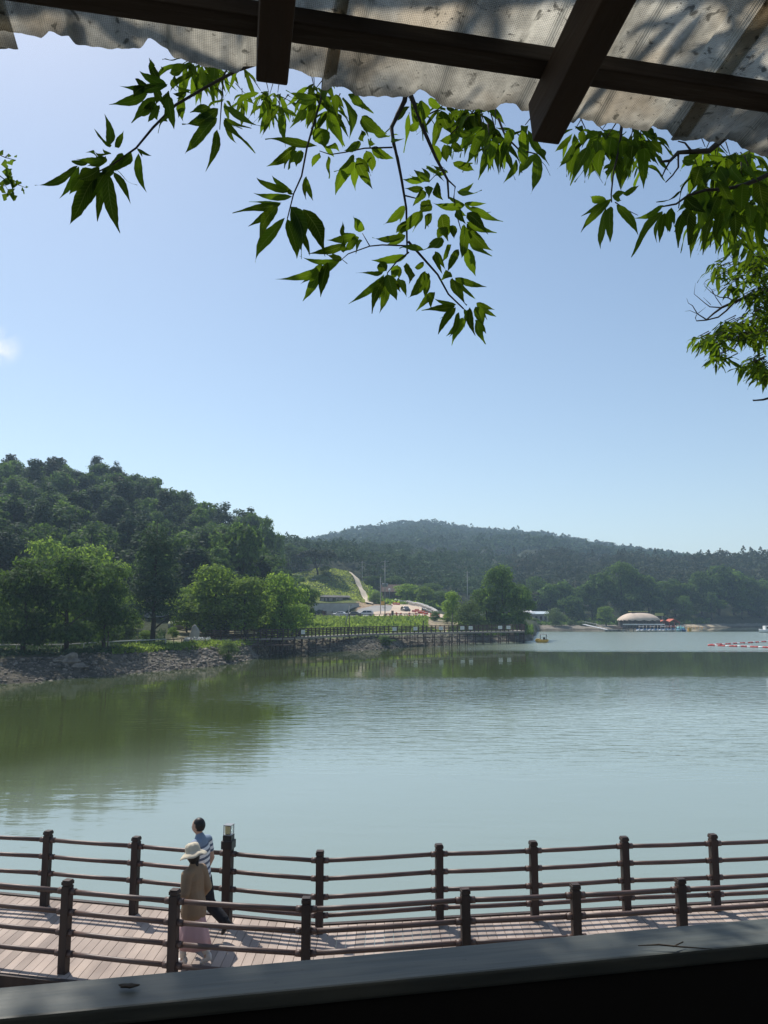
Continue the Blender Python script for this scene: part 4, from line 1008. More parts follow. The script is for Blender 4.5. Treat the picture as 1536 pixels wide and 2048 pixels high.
# cars
def car_mesh(prof, w):       # side profile (x,z) pairs lofted across the width with tumblehome
    mb = MB(); n_ = len(prof); secs = []
    for t in (-1,-0.93,-0.6,0,0.6,0.93,1):
        k = len(mb.v)
        for (x,z,inn) in prof:
            s = 1.0 if abs(t)<0.95 else 0.985
            mb.v.append((x*s, t*w/2*(1-inn*abs(t)), z-(0.03 if abs(t)>0.95 else 0))); 
        secs.append(k)
    for a,b_ in zip(secs[:-1],secs[1:]):
        for i in range(n_):
            j=(i+1)%n_; mb.f.append((a+i,b_+i,b_+j,a+j)); mb.m.append(0); mb.sm.append(True)
    mb.f.append(tuple(secs[0]+i for i in range(n_))); mb.m.append(0); mb.sm.append(False)
    mb.f.append(tuple(secs[-1]+i for i in range(n_))[::-1]); mb.m.append(0); mb.sm.append(False)
    return mb
def car(px, Y, rz, paint, label, suv=False, z=None):
    x = xat(px,Y); z = Hs(x,Y)+0.14 if z is None else z
    e = empty('parked_car',(x,Y,z),rz,label,'car','cars parked across the lake')
    H_ = 1.68 if suv else 1.44; L=4.5
    if suv: pr=[(-2.2,0.35,0),(-2.25,0.8,0.0),(-2.15,1.05,0.02),(-1.95,1.5,0.14),(-1.7,1.64,0.2),(0.2,H_,0.2),(0.75,1.55,0.18),(1.2,1.08,0.04),(2.0,0.95,0.03),(2.25,0.75,0.02),(2.25,0.35,0)]
    else: pr=[(-2.2,0.32,0),(-2.25,0.75,0.0),(-2.15,0.98,0.02),(-1.6,1.05,0.04),(-1.1,1.36,0.2),(-0.3,H_,0.22),(0.3,1.38,0.2),(1.05,0.98,0.04),(2.0,0.84,0.03),(2.25,0.65,0.02),(2.25,0.32,0)]
    car_mesh(pr,1.8).build('body', paint, e)
    for s in (-1,1):
        mb=MB(); z0,z1=(1.02,1.5) if suv else (0.98,1.3)
        a,b_ = (-1.9,1.0) if suv else (-1.3,0.85)
        for (xa,xb) in ((a,-0.42),(-0.34,b_)):
            q=[(xa+(0.12 if xa<-1 else 0),s*0.875,z0),(xb,s*0.875,z0),(xb-(0.38 if xb>0.5 else 0),s*0.775,z1),(xa+(0.32 if xa<-1 else 0),s*0.775,z1)]
            mb.quad(*[Vector(v_)*1.0 for v_ in (q if s<0 else q[::-1])])
        mb.build('window', M['glassdk'], e)
        mb=MB(); mb.box((2.2,s*0.62,0.72),(0.1,0.36,0.14)); mb.build('headlight', M['white'], e)
        mb=MB(); mb.box((-2.2,s*0.7,0.85),(0.1,0.22,0.2)); mb.build('tail_light', M['red'], e)
    mb=MB(); f_=[(1.16,-0.72,1.06),(1.16,0.72,1.06),(0.74,0.62,1.50),(0.74,-0.62,1.50)] if suv else [(1.04,-0.72,1.02),(1.04,0.72,1.02),(0.42,0.62,1.36),(0.42,-0.62,1.36)]
    mb.quad(*f_); mb.build('windscreen', M['glassdk'], e)
    for sx in (-1.35,1.4):
        for s in (-1,1):
            mb=MB(); mb.lathe([(0.2,-0.1),(0.33,-0.1),(0.33,0.1),(0.2,0.1),(0.02,0.08)],n=16,fn=lambda p,t: Vector((p.x,-p.z*s*-1,p.y))); w_=mb.build('wheel', M['tyre'], e); w_.location=(sx,s*0.82,0.33)
            mb=MB(); mb.lathe([(0.02,0.0),(0.2,0.0),(0.2,0.015)],n=12,fn=lambda p,t: Vector((p.x,s*(0.1+p.z),p.y))); mb.build('rim', M['steel'], w_)
    return e
paintw = mat('car_white',(0.75,0.76,0.78),(0.70,0.71,0.73),0.25,1,spec=0.6); painto = mat('car_olive_grey',(0.08,0.085,0.075),(0.06,0.065,0.06),0.25,1,spec=0.6); paintg = mat('car_dark_grey',(0.05,0.055,0.06),(0.04,0.045,0.05),0.25,1,spec=0.6)
ZR = 4.9
car(679,212,R(172),paintw,'white saloon car, leftmost of the three parked by the fence',z=None)
car(706,213,R(176),painto,'dark olive car half hidden between two white cars')
car(731,214,R(176),paintw,'white high-roofed car beside the tall transformer pole',True)
car(811,226,R(-75),paintg,'dark grey car standing on the tan dirt road',True)
for i,px in enumerate((598,610,560)): car(px,176-i*2,R(170+i*5),(paintw,painto,paintg)[i],['white car half hidden under the clump of shore trees','dark car right under the low tree by the road','dark grey car behind the shore clump trunks'][i])
# cones, barriers, bags, plank post
def cone(px,Y,label,h=1.0):
    x=xat(px,Y); e=empty('traffic_drum',(x,Y,Hs(x,Y)+0.2),0,label,'traffic drum','orange drums along the yard edge')
    mb=MB(); mb.lathe([(0.40,0),(0.40,0.08),(0.32,0.10),(0.27,h*0.5),(0.22,h*0.95),(0.12,h)],n=14); mb.build('body',M['orange'],e)
    mb=MB(); mb.lathe([(0.291,h*0.42),(0.276,h*0.60)],n=14); mb.build('reflective_band',M['white'],e)
dn = ['nearest to the transformer pole','left of the brown post','right of the brown post','below the dark grey car','right of the dark grey car','below the red barriers','below the left end of the sandbags','below the middle of the sandbags','below the right end of the sandbags','alone near the willow','at the far right by the willow']
for i,px in enumerate((772,780,793,802,819,832,850,862,878,893,906)): cone(px,208 if i>1 else 206,'orange traffic drum on the yard edge, '+dn[i])
bd = ['leftmost of the red plastic barriers','second red barrier from the left','middle red barrier before the sandbags','red barrier touching the sandbags','rightmost red barrier below the bags','red barrier high up by the house road','small red barrier beside the topmost one']
for i,(px,Y) in enumerate(((828,222),(834,225),(840,220),(846,218),(852,215),(790,244),(796,246))):
    x=xat(px,Y); e=empty('road_barrier',(x,Y,Hs(x,Y)+0.2),R(-35+i*9),bd[i],'barrier','red barriers in the yard')
    mb=MB(); mb.box((0,0,0.14),(1.3,0.5,0.28),bev=0.04); mb.box((0,0,0.58),(1.25,0.24,0.6),bev=0.05); mb.build('body',M['orange'] if i%2 else M['red'],e)
    mb=MB(); mb.box((0,-0.125,0.6),(0.9,0.02,0.16)); mb.build('stripe',M['white'],e)
x,Y=gx(785,206); e=empty('plank_post',(x,Y,Hs(x,Y)),0,'broad brown wooden post at the yard edge','post'); mb=MB(); mb.box((0,0,0.9),(0.62,0.2,1.9),bev=0.02); mb.build('panel',mat('brown_board',(0.25,0.16,0.09),(0.18,0.11,0.07),0.8,3),e); mb=MB(); mb.box((0,0,1.9),(0.7,0.28,0.1),bev=0.02); mb.build('cap',M['brownroof'],e)
# sandbag row curving round the yard
bagm=[]; 
for k in range(4):
    mb=MB(); rg=random.Random(k); mb.ellipsoid((0,0,0.42),(0.62,0.5,0.46),12,8,fn=lambda p: Vector((p.x*(1+0.12*math.sin(p.z*9+k)),p.y*(1+0.1*math.sin(p.x*8)),p.z if p.z<0.3 else p.z*1.1))); o=mb.build('tmp',M['bag']); bagm.append(o.data); bpy.data.objects.remove(o)
arc=[(792,258),(805,256),(820,252),(836,245),(850,236),(862,228),(871,220),(874,214)]
P=[Vector((xat(a,b_),b_,0)) for a,b_ in arc]; bi=0
LB=[0]
for a,b_ in zip(P[:-1],P[1:]): LB.append(LB[-1]+(b_-a).length)
s=0
zones=['at the far upper end of the curved row','in the middle of the curved row','at the near right end of the curved row']
while s<LB[-1]:
    i=max(k for k in range(len(LB)-1) if LB[k]<=s); p=P[i].lerp(P[i+1],(s-LB[i])/(LB[i+1]-LB[i])); z=Hs(p.x,p.y)
    for lv in range(2):
        o=link('sandbag',bagm[bi%4],None,(p.x+RND.uniform(-.1,.1),p.y+RND.uniform(-.1,.1)+lv*0.15,z+lv*0.8)); o.rotation_euler=(0,0,RND.uniform(0,6)); 
        tag(o,'white bulk sandbag, %s tier, %s'%('lower' if lv==0 else 'upper',zones[min(2,int(3*s/LB[-1]))]),'sandbag','white sandbags %s, %s tier'%(zones[min(2,int(3*s/LB[-1]))],'lower' if lv==0 else 'upper')); bi+=1
    s+=1.25
# signs on the road
for px,w_,d in ((648,1.1,'narrow dark sign board by the road left of the wider one'),(657,2.0,'grey framed sign board by the road left of the white saloon')):
    x,Y=gx(px,207); e=empty('sign_board',(x,Y,Hs(x,Y)),0,d,'sign'); mb=MB(); mb.box((0,0,1.2),(w_,0.08,1.3)); mb.build('board',M['concrete'] if w_>1.5 else M['brownroof'],e)
    for k in (-1,1): mb=MB(); mb.box((k*w_*0.5,0,0.95),(0.09,0.1,1.95)); mb.build('post',M['wood_dk'],e)
x,Y=gx(766,236); e=empty('sign_board',(x,Y,Hs(x,Y)),0,'yellow board beside the track below the brown-roofed house','sign'); mb=MB(); mb.box((0,0,1.5),(1.4,0.1,1.2)); mb.build('board',M['yellow'],e); mb=MB(); mb.box((0,0.1,0.7),(0.1,0.1,1.4)); mb.build('post',M['steel'],e)
# grave mounds and stones on the grassy hill
for px,Y,s_,d in ((592,280,2.2,'low round grassy mound at the left of the terraced hill'),(640,282,2.6,'round grassy mound below the lone pine')):
    x=xat(px,Y); mb=MB(); mb.ellipsoid((0,0,0),(s_*1.3,s_,s_*0.6),24,10); tag(mb.build('grass_mound',mat('mound_turf',(0.10,0.14,0.035),(0.07,0.10,0.03),0.95,2,bump=0.1),None,(x,Y,Hs(x,Y)-0.1)),d,'mound')
for px,Y,w_,d in ((603,276,1.6,'flat pale stone slab, left one on the upper terrace'),(624,277,2.0,'flat pale stone slab, right one on the upper terrace'),(677,262,1.0,'small bright stone on the middle terrace')):
    x=xat(px,Y); mb=MB(); mb.box((0,0,0.2),(w_*1.2,0.8,0.45),bev=0.05); tag(mb.build('stone_slab',M['stone'],None,(x,Y,Hs(x,Y)+0.1)),d,'stone slab')

# ------------------------------------------------------------------ boathouse and boats on the far shore
BY=256.0; BX=xat(1278,BY); ppm=F/(BY*0.9916)
e=empty('boathouse',(BX,BY,0),0,'lakeside boathouse with a wide tan tent-like roof on a pier','building')
def rf(p,t):
    return p
mb=MB(); prof=[(1.0,3.55),(0.985,3.75),(0.86,4.5),(0.70,5.15),(0.52,5.6),(0.36,5.85)]
N=40; base=len(mb.v)
for (r_,z_) in prof:
    for k in range(N):
        t=2*math.pi*k/N; c_,s_=math.cos(t),math.sin(t); sx=math.copysign(abs(c_)**0.75,c_)*6.7*r_; sy=math.copysign(abs(s_)**0.75,s_)*5.4*r_
        z2=z_-(0.28*abs(math.sin(t*10)) if r_>0.99 else 0)
        mb.v.append((sx,sy,z2))
for i in range(len(prof)-1):
    for k in range(N): k2=(k+1)%N; mb.f.append((base+i*N+k,base+i*N+k2,base+(i+1)*N+k2,base+(i+1)*N+k)); mb.m.append(0); mb.sm.append(True)
mb.f.append(tuple(base+(len(prof)-1)*N+k for k in range(N))); mb.m.append(0); mb.sm.append(False)
roof=mb.build('roof',M['thatch'],e)
mb=MB(); mb.box((0,0,6.03),(4.4,2.6,0.3)); mb.build('roof_vent',M['brownroof'],roof)
mb=MB(); mb.box((0,0,6.28),(5.6,3.4,0.2),bev=0.03); mb.build('ridge_cap',M['ygreen'],roof)
mb=MB(); mb.box((0,0,0.95),(14.0,10,0.25)); mb.build('floor',M['wood_dk'],e)
mb=MB(); mb.box((0.3,0.6,2.3),(11.4,7.6,2.45)); mb.build('wall',mat('boathouse_wall',(0.10,0.085,0.075),(0.06,0.055,0.05),0.8,1),e)
for k in range(5):
    mb=MB(); mb.box((-4.4+k*2.3,-3.22,2.35),(1.5,0.08,1.2)); mb.build('window',M['glassdk'],e)
mb=MB(); mb.box((0,-5.05,2.18),(13.6,0.1,0.32)); mb.build('fascia',M['white'],e)
mb=MB()
for k in range(29): mb.box((-6.7+k*0.48,-5.0,1.55),(0.05,0.05,1.0))
mb.build('balustrade',M['steel'],e)
for k in range(9):
    mb=MB(); mb.tube([(-6.5+k*1.62,-4.9,1.0),(-6.5+k*1.62,-4.9,3.7)],0.09,6); mb.build('post',M['wood_dk'],e)
    mb=MB(); mb.tube([(-6.5+k*1.62,-4.7,-1.0),(-6.5+k*1.62,-4.7,0.9)],0.14,6); mb.build('pile',M['concrete'],e)
# gangway, jetty
A=Vector((xat(1168,268),268,1.9)); B=Vector((xat(1214,258),258,0.35)); 
e=empty('gangway',A,0,'pale sloping gangway left of the boathouse','gangway'); d=B-A; rz=math.atan2(d.y,d.x)
mb=MB(); rot=d.to_track_quat('X','Z').to_matrix(); mb.box(d/2,(d.length,1.2,0.14),rot); mb.build('deck',M['white'],e)
mb=MB(); 
for s in (-0.55,0.55):
    o_=rot@Vector((0,s,0)); mb.tube([o_+Vector((0,0,1)),d+o_+Vector((0,0,1))],0.035,5)
    for k in range(9): p=o_+d*k/8; mb.tube([p,p+Vector((0,0,1))],0.03,4)
mb.build('handrail',M['steel'],e)
x=xat(1224,257); e=empty('jetty',(x,257,0),0,'low floating jetty between the gangway and the boathouse','jetty'); mb=MB(); mb.box((0,0,0.25),(5.0,2.2,0.3)); mb.build('deck',M['steel'],e); mb=MB()
for k in range(4): mb.ellipsoid((-1.9+k*1.27,0,0.02),(0.55,1.0,0.22))
mb.build('float',M['black'],e)
# swan boats
def swan(x,Y,rz,label,hull,trim,canopy=True,group='pedal boats moored at the boathouse',zs=1.0):
    e=empty('pedal_boat',(x,Y,0.0),rz,label,'pedal boat',group)
    mb=MB(); mb.ellipsoid((0,0,0.25),(1.35,0.75,0.42),18,10,fn=lambda p: Vector((p.x,p.y*(1-0.25*(p.x/1.35)**2),min(p.z,0.22)+0.12*(p.x/1.35)**2))); mb.build('hull',hull,e)
    mb=MB(); mb.tube([(0.9,0,0.4),(1.25,0,0.8),(1.15,0,1.25),(1.22,0,1.6),(1.45,0,1.62)],[0.22,0.16,0.11,0.13,0.09],9); mb.ellipsoid((1.32,0,1.66),(0.2,0.14,0.15)); mb.build('neck',hull,e)
    mb=MB(); mb.tube([(1.45,0,1.62),(1.72,0,1.55)],[0.07,0.02],7); mb.build('beak',M['orange'],e)
    if canopy:
        mb=MB(); mb.box((-0.2,0,1.55),(1.5,1.25,0.07),bev=0.03); mb.build('canopy',trim,e)
        mb=MB()
        for sx in (-0.85,0.45):
            for sy in (-0.55,0.55): mb.tube([(sx,sy,0.4),(sx,sy,1.53)],0.03,5)
        mb.build('canopy_post',M['steel'],e)
    mb=MB(); mb.box((-0.35,0,0.6),(0.4,0.95,0.5),bev=0.05); mb.build('seat',M['blue'],e)
    return e
for i in range(9):
    swan(BX-2.4+i*1.15,BY-6.6,R(-90+RND.uniform(-6,6)),'white swan pedal boat moored under the boathouse, '+['leftmost','second from the left','third from the left','fourth from the left','middle one','fourth from the right','third from the right','second from the right','rightmost'][i]+' of nine',M['white'],M['white'],i%3==1)
for i in range(4): swan(xat(1322+i*8.4,252),252,R(-90+RND.uniform(-8,8)),'red and white pedal boat before the red-roofed hut, '+['leftmost of four','second of four from the left','third of four from the left','rightmost of four'][i],M['white'],M['red'],True,'pedal boats by the red hut')
for i in range(2): swan(xat(1358+i*10,253),253,R(-80-i*20),['light blue boat right of the red hut','blue boat beside the yellow float'][i],M['blue'] if i else mat('light_blue',(0.25,0.5,0.62),(0.2,0.45,0.55),0.4,2),M['white'],True,'pedal boats by the red hut')
# yellow float/gate
x=xat(1379,254); e=empty('yellow_float',(x,254,0),0,'upright yellow float next to the blue boat','float'); mb=MB(); mb.box((0,0,0.5),(0.9,0.9,1.1),bev=0.08); mb.build('body',M['yellow'],e); mb=MB(); mb.tube([(0,0,1.0),(0,0,1.5)],0.06,6); mb.build('post',M['steel'],e)
# red-roofed hut
x=xat(1334,258); e=empty('hut',(x,258,0),0,'red-roofed open hut on the right side of the boathouse','building')
mb=MB()
for (xa,xb,zt,zb) in ((-3.4,0.2,3.55,2.9),(-0.4,3.6,3.9,2.7)):
    xm=(xa+xb)/2
    for (p,q,zp,zq) in ((xa,xm,zb,zt),(xm,xb,zt,zb)):
        mb.quad((p,-2.6,zp),(q,-2.6,zq),(q,2.6,zq),(p,2.6,zp)); mb.quad((p,-2.6,zp-.15),(p,2.6,zp-.15),(q,2.6,zq-.15),(q,-2.6,zq-.15)); mb.quad((p,-2.6,zp-.15),(q,-2.6,zq-.15),(q,-2.6,zq),(p,-2.6,zp))
mb.build('roof',M['redroof'],e)
for k in range(5): mb=MB(); mb.box((-3.1+k*1.6,-2.3,1.5),(0.14,0.14,2.9)); mb.build('post',M['redroof'],e)
mb=MB(); mb.box((0,0.8,1.6),(6.2,2.4,2.1)); mb.build('wall',M['brownroof'],e)
mb=MB(); mb.box((0,0,0.5),(7.0,5,0.2)); mb.build('floor',M['wood_dk'],e)
x=xat(1320,268); e=empty('roof_sign',(x,268,0),0,'plain yellow-green board above the red roof','board'); mb=MB(); mb.box((0,0,5.3),(2.9,0.2,1.0),bev=0.02); mb.build('board',M['ygreen'],e); mb=MB(); mb.tube([(-1,0.1,0.5),(-1,0.1,5)],0.08,6); mb.tube([(1,0.1,0.5),(1,0.1,5)],0.08,6); mb.build('post',M['steel'],e)
x=xat(1360,266); e=empty('canopy_tent',(x,266,Hs(x,266)),0,'teal canopy tent right of the red-roofed hut','tent'); mb=MB(); mb.lathe([(2.6,2.3),(2.55,2.45),(1.0,3.1),(0.02,3.4)],n=4); mb.build('canopy',M['teal'],e); mb=MB()
for sx in (-1.6,1.6):
    for sy in (-1.6,1.6): mb.tube([(sx,sy,-0.5),(sx,sy,2.35)],0.06,5)
mb.build('pole',M['steel'],e)
x=xat(1392,262); e=empty('landing_stage',(x,262,0),R(6),'long yellow-tan landing stage right of the yellow float','jetty'); mb=MB(); mb.box((0,0,0.42),(7,2.0,0.22)); mb.build('deck',mat('tan_deck',(0.55,0.43,0.26),(0.48,0.37,0.22),0.8,1),e); mb=MB(); mb.box((-0.5,0.6,1.15),(6.2,0.12,0.10)); 
for k in range(6): mb.box((-3.4+k*1.2,0.6,0.85),(0.08,0.08,0.7))
mb.build('handrail',M['yellow'],e)
x=xat(1406,292); s=swan(x,292,R(170),'large white swan figure standing on the far bank right of the boathouse',M['white'],M['white'],False,None); s.location.z=Hs(x,292)+0.9; s.scale=(1.05,1.05,1.0); s['category']='swan figure'; s.name='swan_figure'
mb=MB(); mb.tube([(0,0,-1.2),(0,0,0)],0.12,8); mb.build('stand',M['steel'],s)
# white cabin boat at the right edge
x=xat(1540,232); e=empty('cabin_boat',(x,232,0),R(180),'white cabin boat with dark windows cut by the right edge of the frame','boat')
mb=MB(); secs=[(-3.2,0.9,0.9),(-1.6,1.15,0.85),(0.5,1.15,0.85),(2.2,0.8,0.95),(3.3,0.05,1.15)]; k0=[]
for (xx,hw,zt) in secs:
    k0.append(len(mb.v)); mb.v += [(xx,-hw,zt),(xx,-hw*0.8,0.1),(xx,0,-0.25),(xx,hw*0.8,0.1),(xx,hw,zt)]
for a,b_ in zip(k0[:-1],k0[1:]):
    for i in range(4): mb.f.append((a+i,b_+i,b_+i+1,a+i+1)); mb.m.append(0); mb.sm.append(True)
    mb.f.append((a+4,b_+4,b_,a)); mb.m.append(0); mb.sm.append(False)
mb.f.append(tuple(k0[0]+i for i in range(5))); mb.m.append(0); mb.sm.append(False)
mb.build('hull',M['white'],e); mb=MB(); mb.box((-0.4,0,1.45),(4.2,1.7,1.15),bev=0.08); mb.build('cabin',M['white'],e)
for s_ in (-1,1):
    for k in range(3): mb=MB(); mb.box((-1.7+k*1.3,s_*0.86,1.5),(0.9,0.03,0.6),bev=0.01); mb.build('window',M['glassdk'],e)
# yellow pedal boat by the promontory
p=gp(1084,1285,0.0)
e=empty('pedal_boat',(p.x,p.y,0),R(172),'yellow pedal boat with a pale canopy at the tip of the promontory','pedal boat')
mb=MB(); mb.ellipsoid((0,0,0.3),(1.35,0.8,0.5),18,10,fn=lambda q: Vector((q.x,q.y*(1-0.2*(q.x/1.35)**2),min(q.z,0.30)+0.10*(q.x/1.35)**2))); mb.box((0.75,0,0.62),(0.8,1.0,0.28),bev=0.08); mb.build('hull',M['yellow'],e)
mb=MB(); mb.box((-0.3,0,1.62),(1.4,1.3,0.08),bev=0.03); mb.build('canopy',M['stone'],e)
mb=MB()
for sx in (-0.9,0.3):
    for sy in (-0.58,0.58): mb.tube([(sx,sy,0.5),(sx,sy,1.6)],0.045,5)
mb.build('canopy_post',M['steel'],e)
mb=MB(); mb.box((-0.45,0,0.75),(0.4,1.0,0.6),bev=0.05); mb.build('seat',M['black'],e)
# float lines
def floatline(a,b_,n_,label):
    A=gp(*a,0.0); B=gp(*b_,0.0); e=empty('buoy_line',A,0,label,'buoy line'); d=B-A
    mb=MB(); mb.tube([Vector((0,0,0.05)),d+Vector((0,0,0.05))],0.03,5); mb.build('rope',M['white'],e)
    ang=math.atan2(d.y,d.x)
    mb=MB(); mb.tube([(-0.42,0,0),(-0.34,0,0),(0.34,0,0),(0.42,0,0)],[0.10,0.17,0.17,0.10],10); src={}
    f1=mb.build('float',M['red'],e); mw=f1.data.copy(); mw.materials[0]=M['white']
    for k in range(n_):
        q=f1 if k==0 else f1.copy()
        if k: COL.objects.link(q); q.parent=e
        if k%3==2: q.data=mw
        q.location=d*((k+0.5)/n_)+Vector((0,0.25*math.sin(k*0.7),0.08)); q.rotation_euler=(0,0,ang+RND.uniform(-.15,.15))
floatline((1417,1291.5),(1580,1297.5),22,'nearer line of red and white floats reaching in from the right')
floatline((1417,1291),(1580,1281.5),34,'farther line of red and white floats slanting away to the right')
# ------------------------------------------------------------------ the shelter the view is taken from
E1 = Vector((0.979,0.2015,0)); E2 = Vector((-0.2015,0.979,0)); RZ = math.atan2(E1.y, E1.x); SL = -0.196
HP = 1.376
def W(a,b_,z): return E1*a + E2*b_ + Vector((0,0,z))
she = empty('viewing_shelter', (0,0,4.4), RZ, 'open timber shelter with a dirty translucent corrugated roof and thick handrail, around the viewpoint', 'shelter')
def loc(a,b_,z): return Vector((a,b_,z-4.4))
rot_s = Matrix.Rotation(math.atan(SL), 3, 'X')
dkw = mat('shelter_timber', (0.052,0.030,0.018), (0.022,0.014,0.010), 0.75, 7, (1,0.12,1), 0.003, 60)
dkp = mat('shelter_purlin_timber', (0.034,0.023,0.017), (0.018,0.013,0.010), 0.75, 7, (0.12,1,1), 0.003, 60)
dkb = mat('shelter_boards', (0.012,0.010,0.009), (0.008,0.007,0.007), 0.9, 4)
def beam_b(a, b0, b1, h0, w, dep, m, name='rafter', bev=0.004):     # runs down the slope; h0 = height of its top plane at b=0 above the camera
    mb = MB(); L = math.hypot(b1-b0, SL*(b1-b0)); bc = (b0+b1)/2
    mb.box(loc(a, bc, CAMZ+h0+SL*bc-dep/2), (w, L, dep), rot_s, bev=bev); return mb.build(name, m, she)
for a in (-1.62,-1.06,-0.50,0.06,0.62,1.185,1.75,2.31):
    beam_b(a, -2.6, 1.325 if abs(a-0.06)<0.01 else 1.378, HP-0.056, 0.058, 0.098, dkw)
for b_ in (1.308, 0.45,-0.4,-1.25,-2.1):
    mb = MB(); mb.box(loc(0.35,b_,CAMZ+HP-0.036+SL*b_), (4.7,0.044,0.040), rot_s, bev=0.003); mb.build('purlin', dkp, she)
# translucent corrugated sheets
pm_, n, l, b = newmat('dirty_translucent_sheet')
b.inputs['Roughness'].default_value = 0.55; b.inputs['Specular IOR Level'].default_value = 0.35
tco = n.new('ShaderNodeTexCoord'); P_ = tco.outputs['Object']
def noise(sc, det=5, st=(1,1,1), vec=None, dist=0.0):
    mp = n.new('ShaderNodeMapping'); mp.inputs['Scale'].default_value = st; l.new(vec or P_, mp.inputs['Vector'])
    k = n.new('ShaderNodeTexNoise'); k.inputs['Scale'].default_value = sc; k.inputs['Detail'].default_value = det; k.inputs['Distortion'].default_value = dist; l.new(mp.outputs[0], k.inputs['Vector']); return k.outputs['Fac']
def mth2(op,a,b_=None,c_=None):
    k = n.new('ShaderNodeMath'); k.operation = op
    for i,x in enumerate((a,b_,c_)):
        if x is None: continue
        if isinstance(x,(int,float)): k.inputs[i].default_value = x
        else: l.new(x,k.inputs[i])
    return k.outputs[0]
def ss2(x,a,b_,t0=0.0,t1=1.0):
    k = n.new('ShaderNodeMapRange'); k.interpolation_type='SMOOTHSTEP'; k.inputs['From Min'].default_value=a; k.inputs['From Max'].default_value=b_; k.inputs['To Min'].default_value=t0; k.inputs['To Max'].default_value=t1; l.new(x,k.inputs['Value']); return k.outputs[0]
sx = n.new('ShaderNodeSeparateXYZ'); l.new(P_, sx.inputs[0])
w1 = mth2('SINE', mth2('MULTIPLY', mth2('ADD', sx.outputs['X'], sx.outputs['Y']), 900)); w2 = mth2('SINE', mth2('MULTIPLY', mth2('SUBTRACT', sx.outputs['X'], sx.outputs['Y']), 900))
weave = mth2('MULTIPLY_ADD', mth2('MULTIPLY', w1, w2), 0.5, 0.5)
fine = noise(60, 6); spots = mth2('MAXIMUM', ss2(noise(38, 5, (1,1,1), None, 0.6), 0.60, 0.70), mth2('MULTIPLY', ss2(noise(120, 3), 0.62, 0.68), ss2(noise(5, 3), 0.42, 0.60))); blot = ss2(noise(7, 6, (1,0.6,1)), 0.50, 0.68); streak = ss2(noise(16, 5, (1,0.12,1)), 0.46, 0.74)
edge = mth2('ADD', mth2('MULTIPLY', ss2(mth2('ADD', sx.outputs['Y'], mth2('MULTIPLY', noise(45,4), 0.03)), 1.462, 1.495), 0.45), mth2('MULTIPLY', ss2(mth2('ADD', sx.outputs['Y'], mth2('MULTIPLY', noise(9,5), 0.12)), 1.34, 1.46), 0.5))
brown = ss2(noise(4.1, 5), 0.48, 0.66)
mxc = n.new('ShaderNodeMixRGB'); mxc.inputs['Color1'].default_value = (0.66,0.62,0.52,1); mxc.inputs['Color2'].default_value = (0.46,0.33,0.19,1); l.new(mth2('MULTIPLY', brown, 0.5), mxc.inputs['Fac'])
dirt_f = mth2('SUBTRACT', 1.0, mth2('MULTIPLY', mth2('MULTIPLY', mth2('MULTIPLY_ADD', blot, -0.5, 1.0), mth2('MULTIPLY_ADD', spots, -0.75, 1.0)), mth2('MULTIPLY', mth2('MULTIPLY_ADD', streak, -0.45, 1.0), mth2('MULTIPLY_ADD', edge, -0.8, 1.0))))
mxd = n.new('ShaderNodeMixRGB'); mxd.inputs['Color2'].default_value = (0.035,0.035,0.028,1); l.new(mxc.outputs[0], mxd.inputs['Color1']); l.new(dirt_f, mxd.inputs['Fac'])
hv = n.new('ShaderNodeHueSaturation'); l.new(mxd.outputs[0], hv.inputs['Color']); l.new(mth2('ADD', mth2('MULTIPLY', weave, 0.5), mth2('MULTIPLY_ADD', fine, 0.6, 0.22)), hv.inputs['Value'])
l.new(hv.outputs[0], b.inputs['Base Color'])
tr = n.new('ShaderNodeBsdfTranslucent'); l.new(hv.outputs[0], tr.inputs['Color'])
bpn = n.new('ShaderNodeBump'); bpn.inputs['Distance'].default_value = 0.0012; l.new(weave, bpn.inputs['Height']); l.new(bpn.outputs[0], b.inputs['Normal']); l.new(bpn.outputs[0], tr.inputs['Normal'])
ms = n.new('ShaderNodeMixShader'); ms.inputs['Fac'].default_value = 0.74; l.new(b.outputs[0], ms.inputs[1]); l.new(tr.outputs[0], ms.inputs[2]); l.new(ms.outputs[0], n['Material Output'].inputs['Surface'])
rsx = np.random.RandomState(14)
def prof(a):
    u = (a*1.0+0.065) % 0.185
    d = np.abs(u-0.0925)
    rib = np.clip((0.030-d)/0.012,0,1)*0.014
    return rib + 0.0010*np.sin(a*2*math.pi/0.030) + 0.0005*np.sin(a*151)
for si,(a0,a1) in enumerate(((-1.95,-1.28),(-1.31,-0.42),(-0.45,0.20),(0.17,1.02),(0.98,1.60),(1.55,2.60))):
    A = np.arange(a0,a1,0.0045); jag = 1.472 + 0.004*np.sin(A*13+si)+np.convolve(rsx.normal(size=len(A)),np.ones(5)/5,'same')*0.0022 + (0.02*np.sin(si*2.2))
    for q in range(4):
        c_ = rsx.uniform(a0,a1); jag -= 0.018*rsx.rand()*np.exp(-((A-c_)/0.02)**2)
    tt = np.concatenate([np.linspace(0,0.7,14), np.linspace(0.71,1,28)])
    B_ = -2.62 + (jag[None,:]+2.62)*tt[:,None]; AA = np.repeat(A[None,:],len(tt),0)
    ZZ_ = CAMZ + HP + SL*B_ + prof(AA) + 0.003*(si%2) + 0.004*np.sin(AA*5+B_*3) - 4.4
    ZZ_ -= 0.006*np.clip((B_-1.40)/0.07,0,1)*np.sin(AA*23+si)
    ii = np.arange(AA.size).reshape(AA.shape)
    link('roof_sheet', np_mesh('roof_sheet', np.stack([AA,B_,ZZ_],-1).reshape(-1,3), np.stack([ii[:-1,:-1],ii[:-1,1:],ii[1:,1:],ii[1:,:-1]],-1).reshape(-1,4), pm_, True), she)
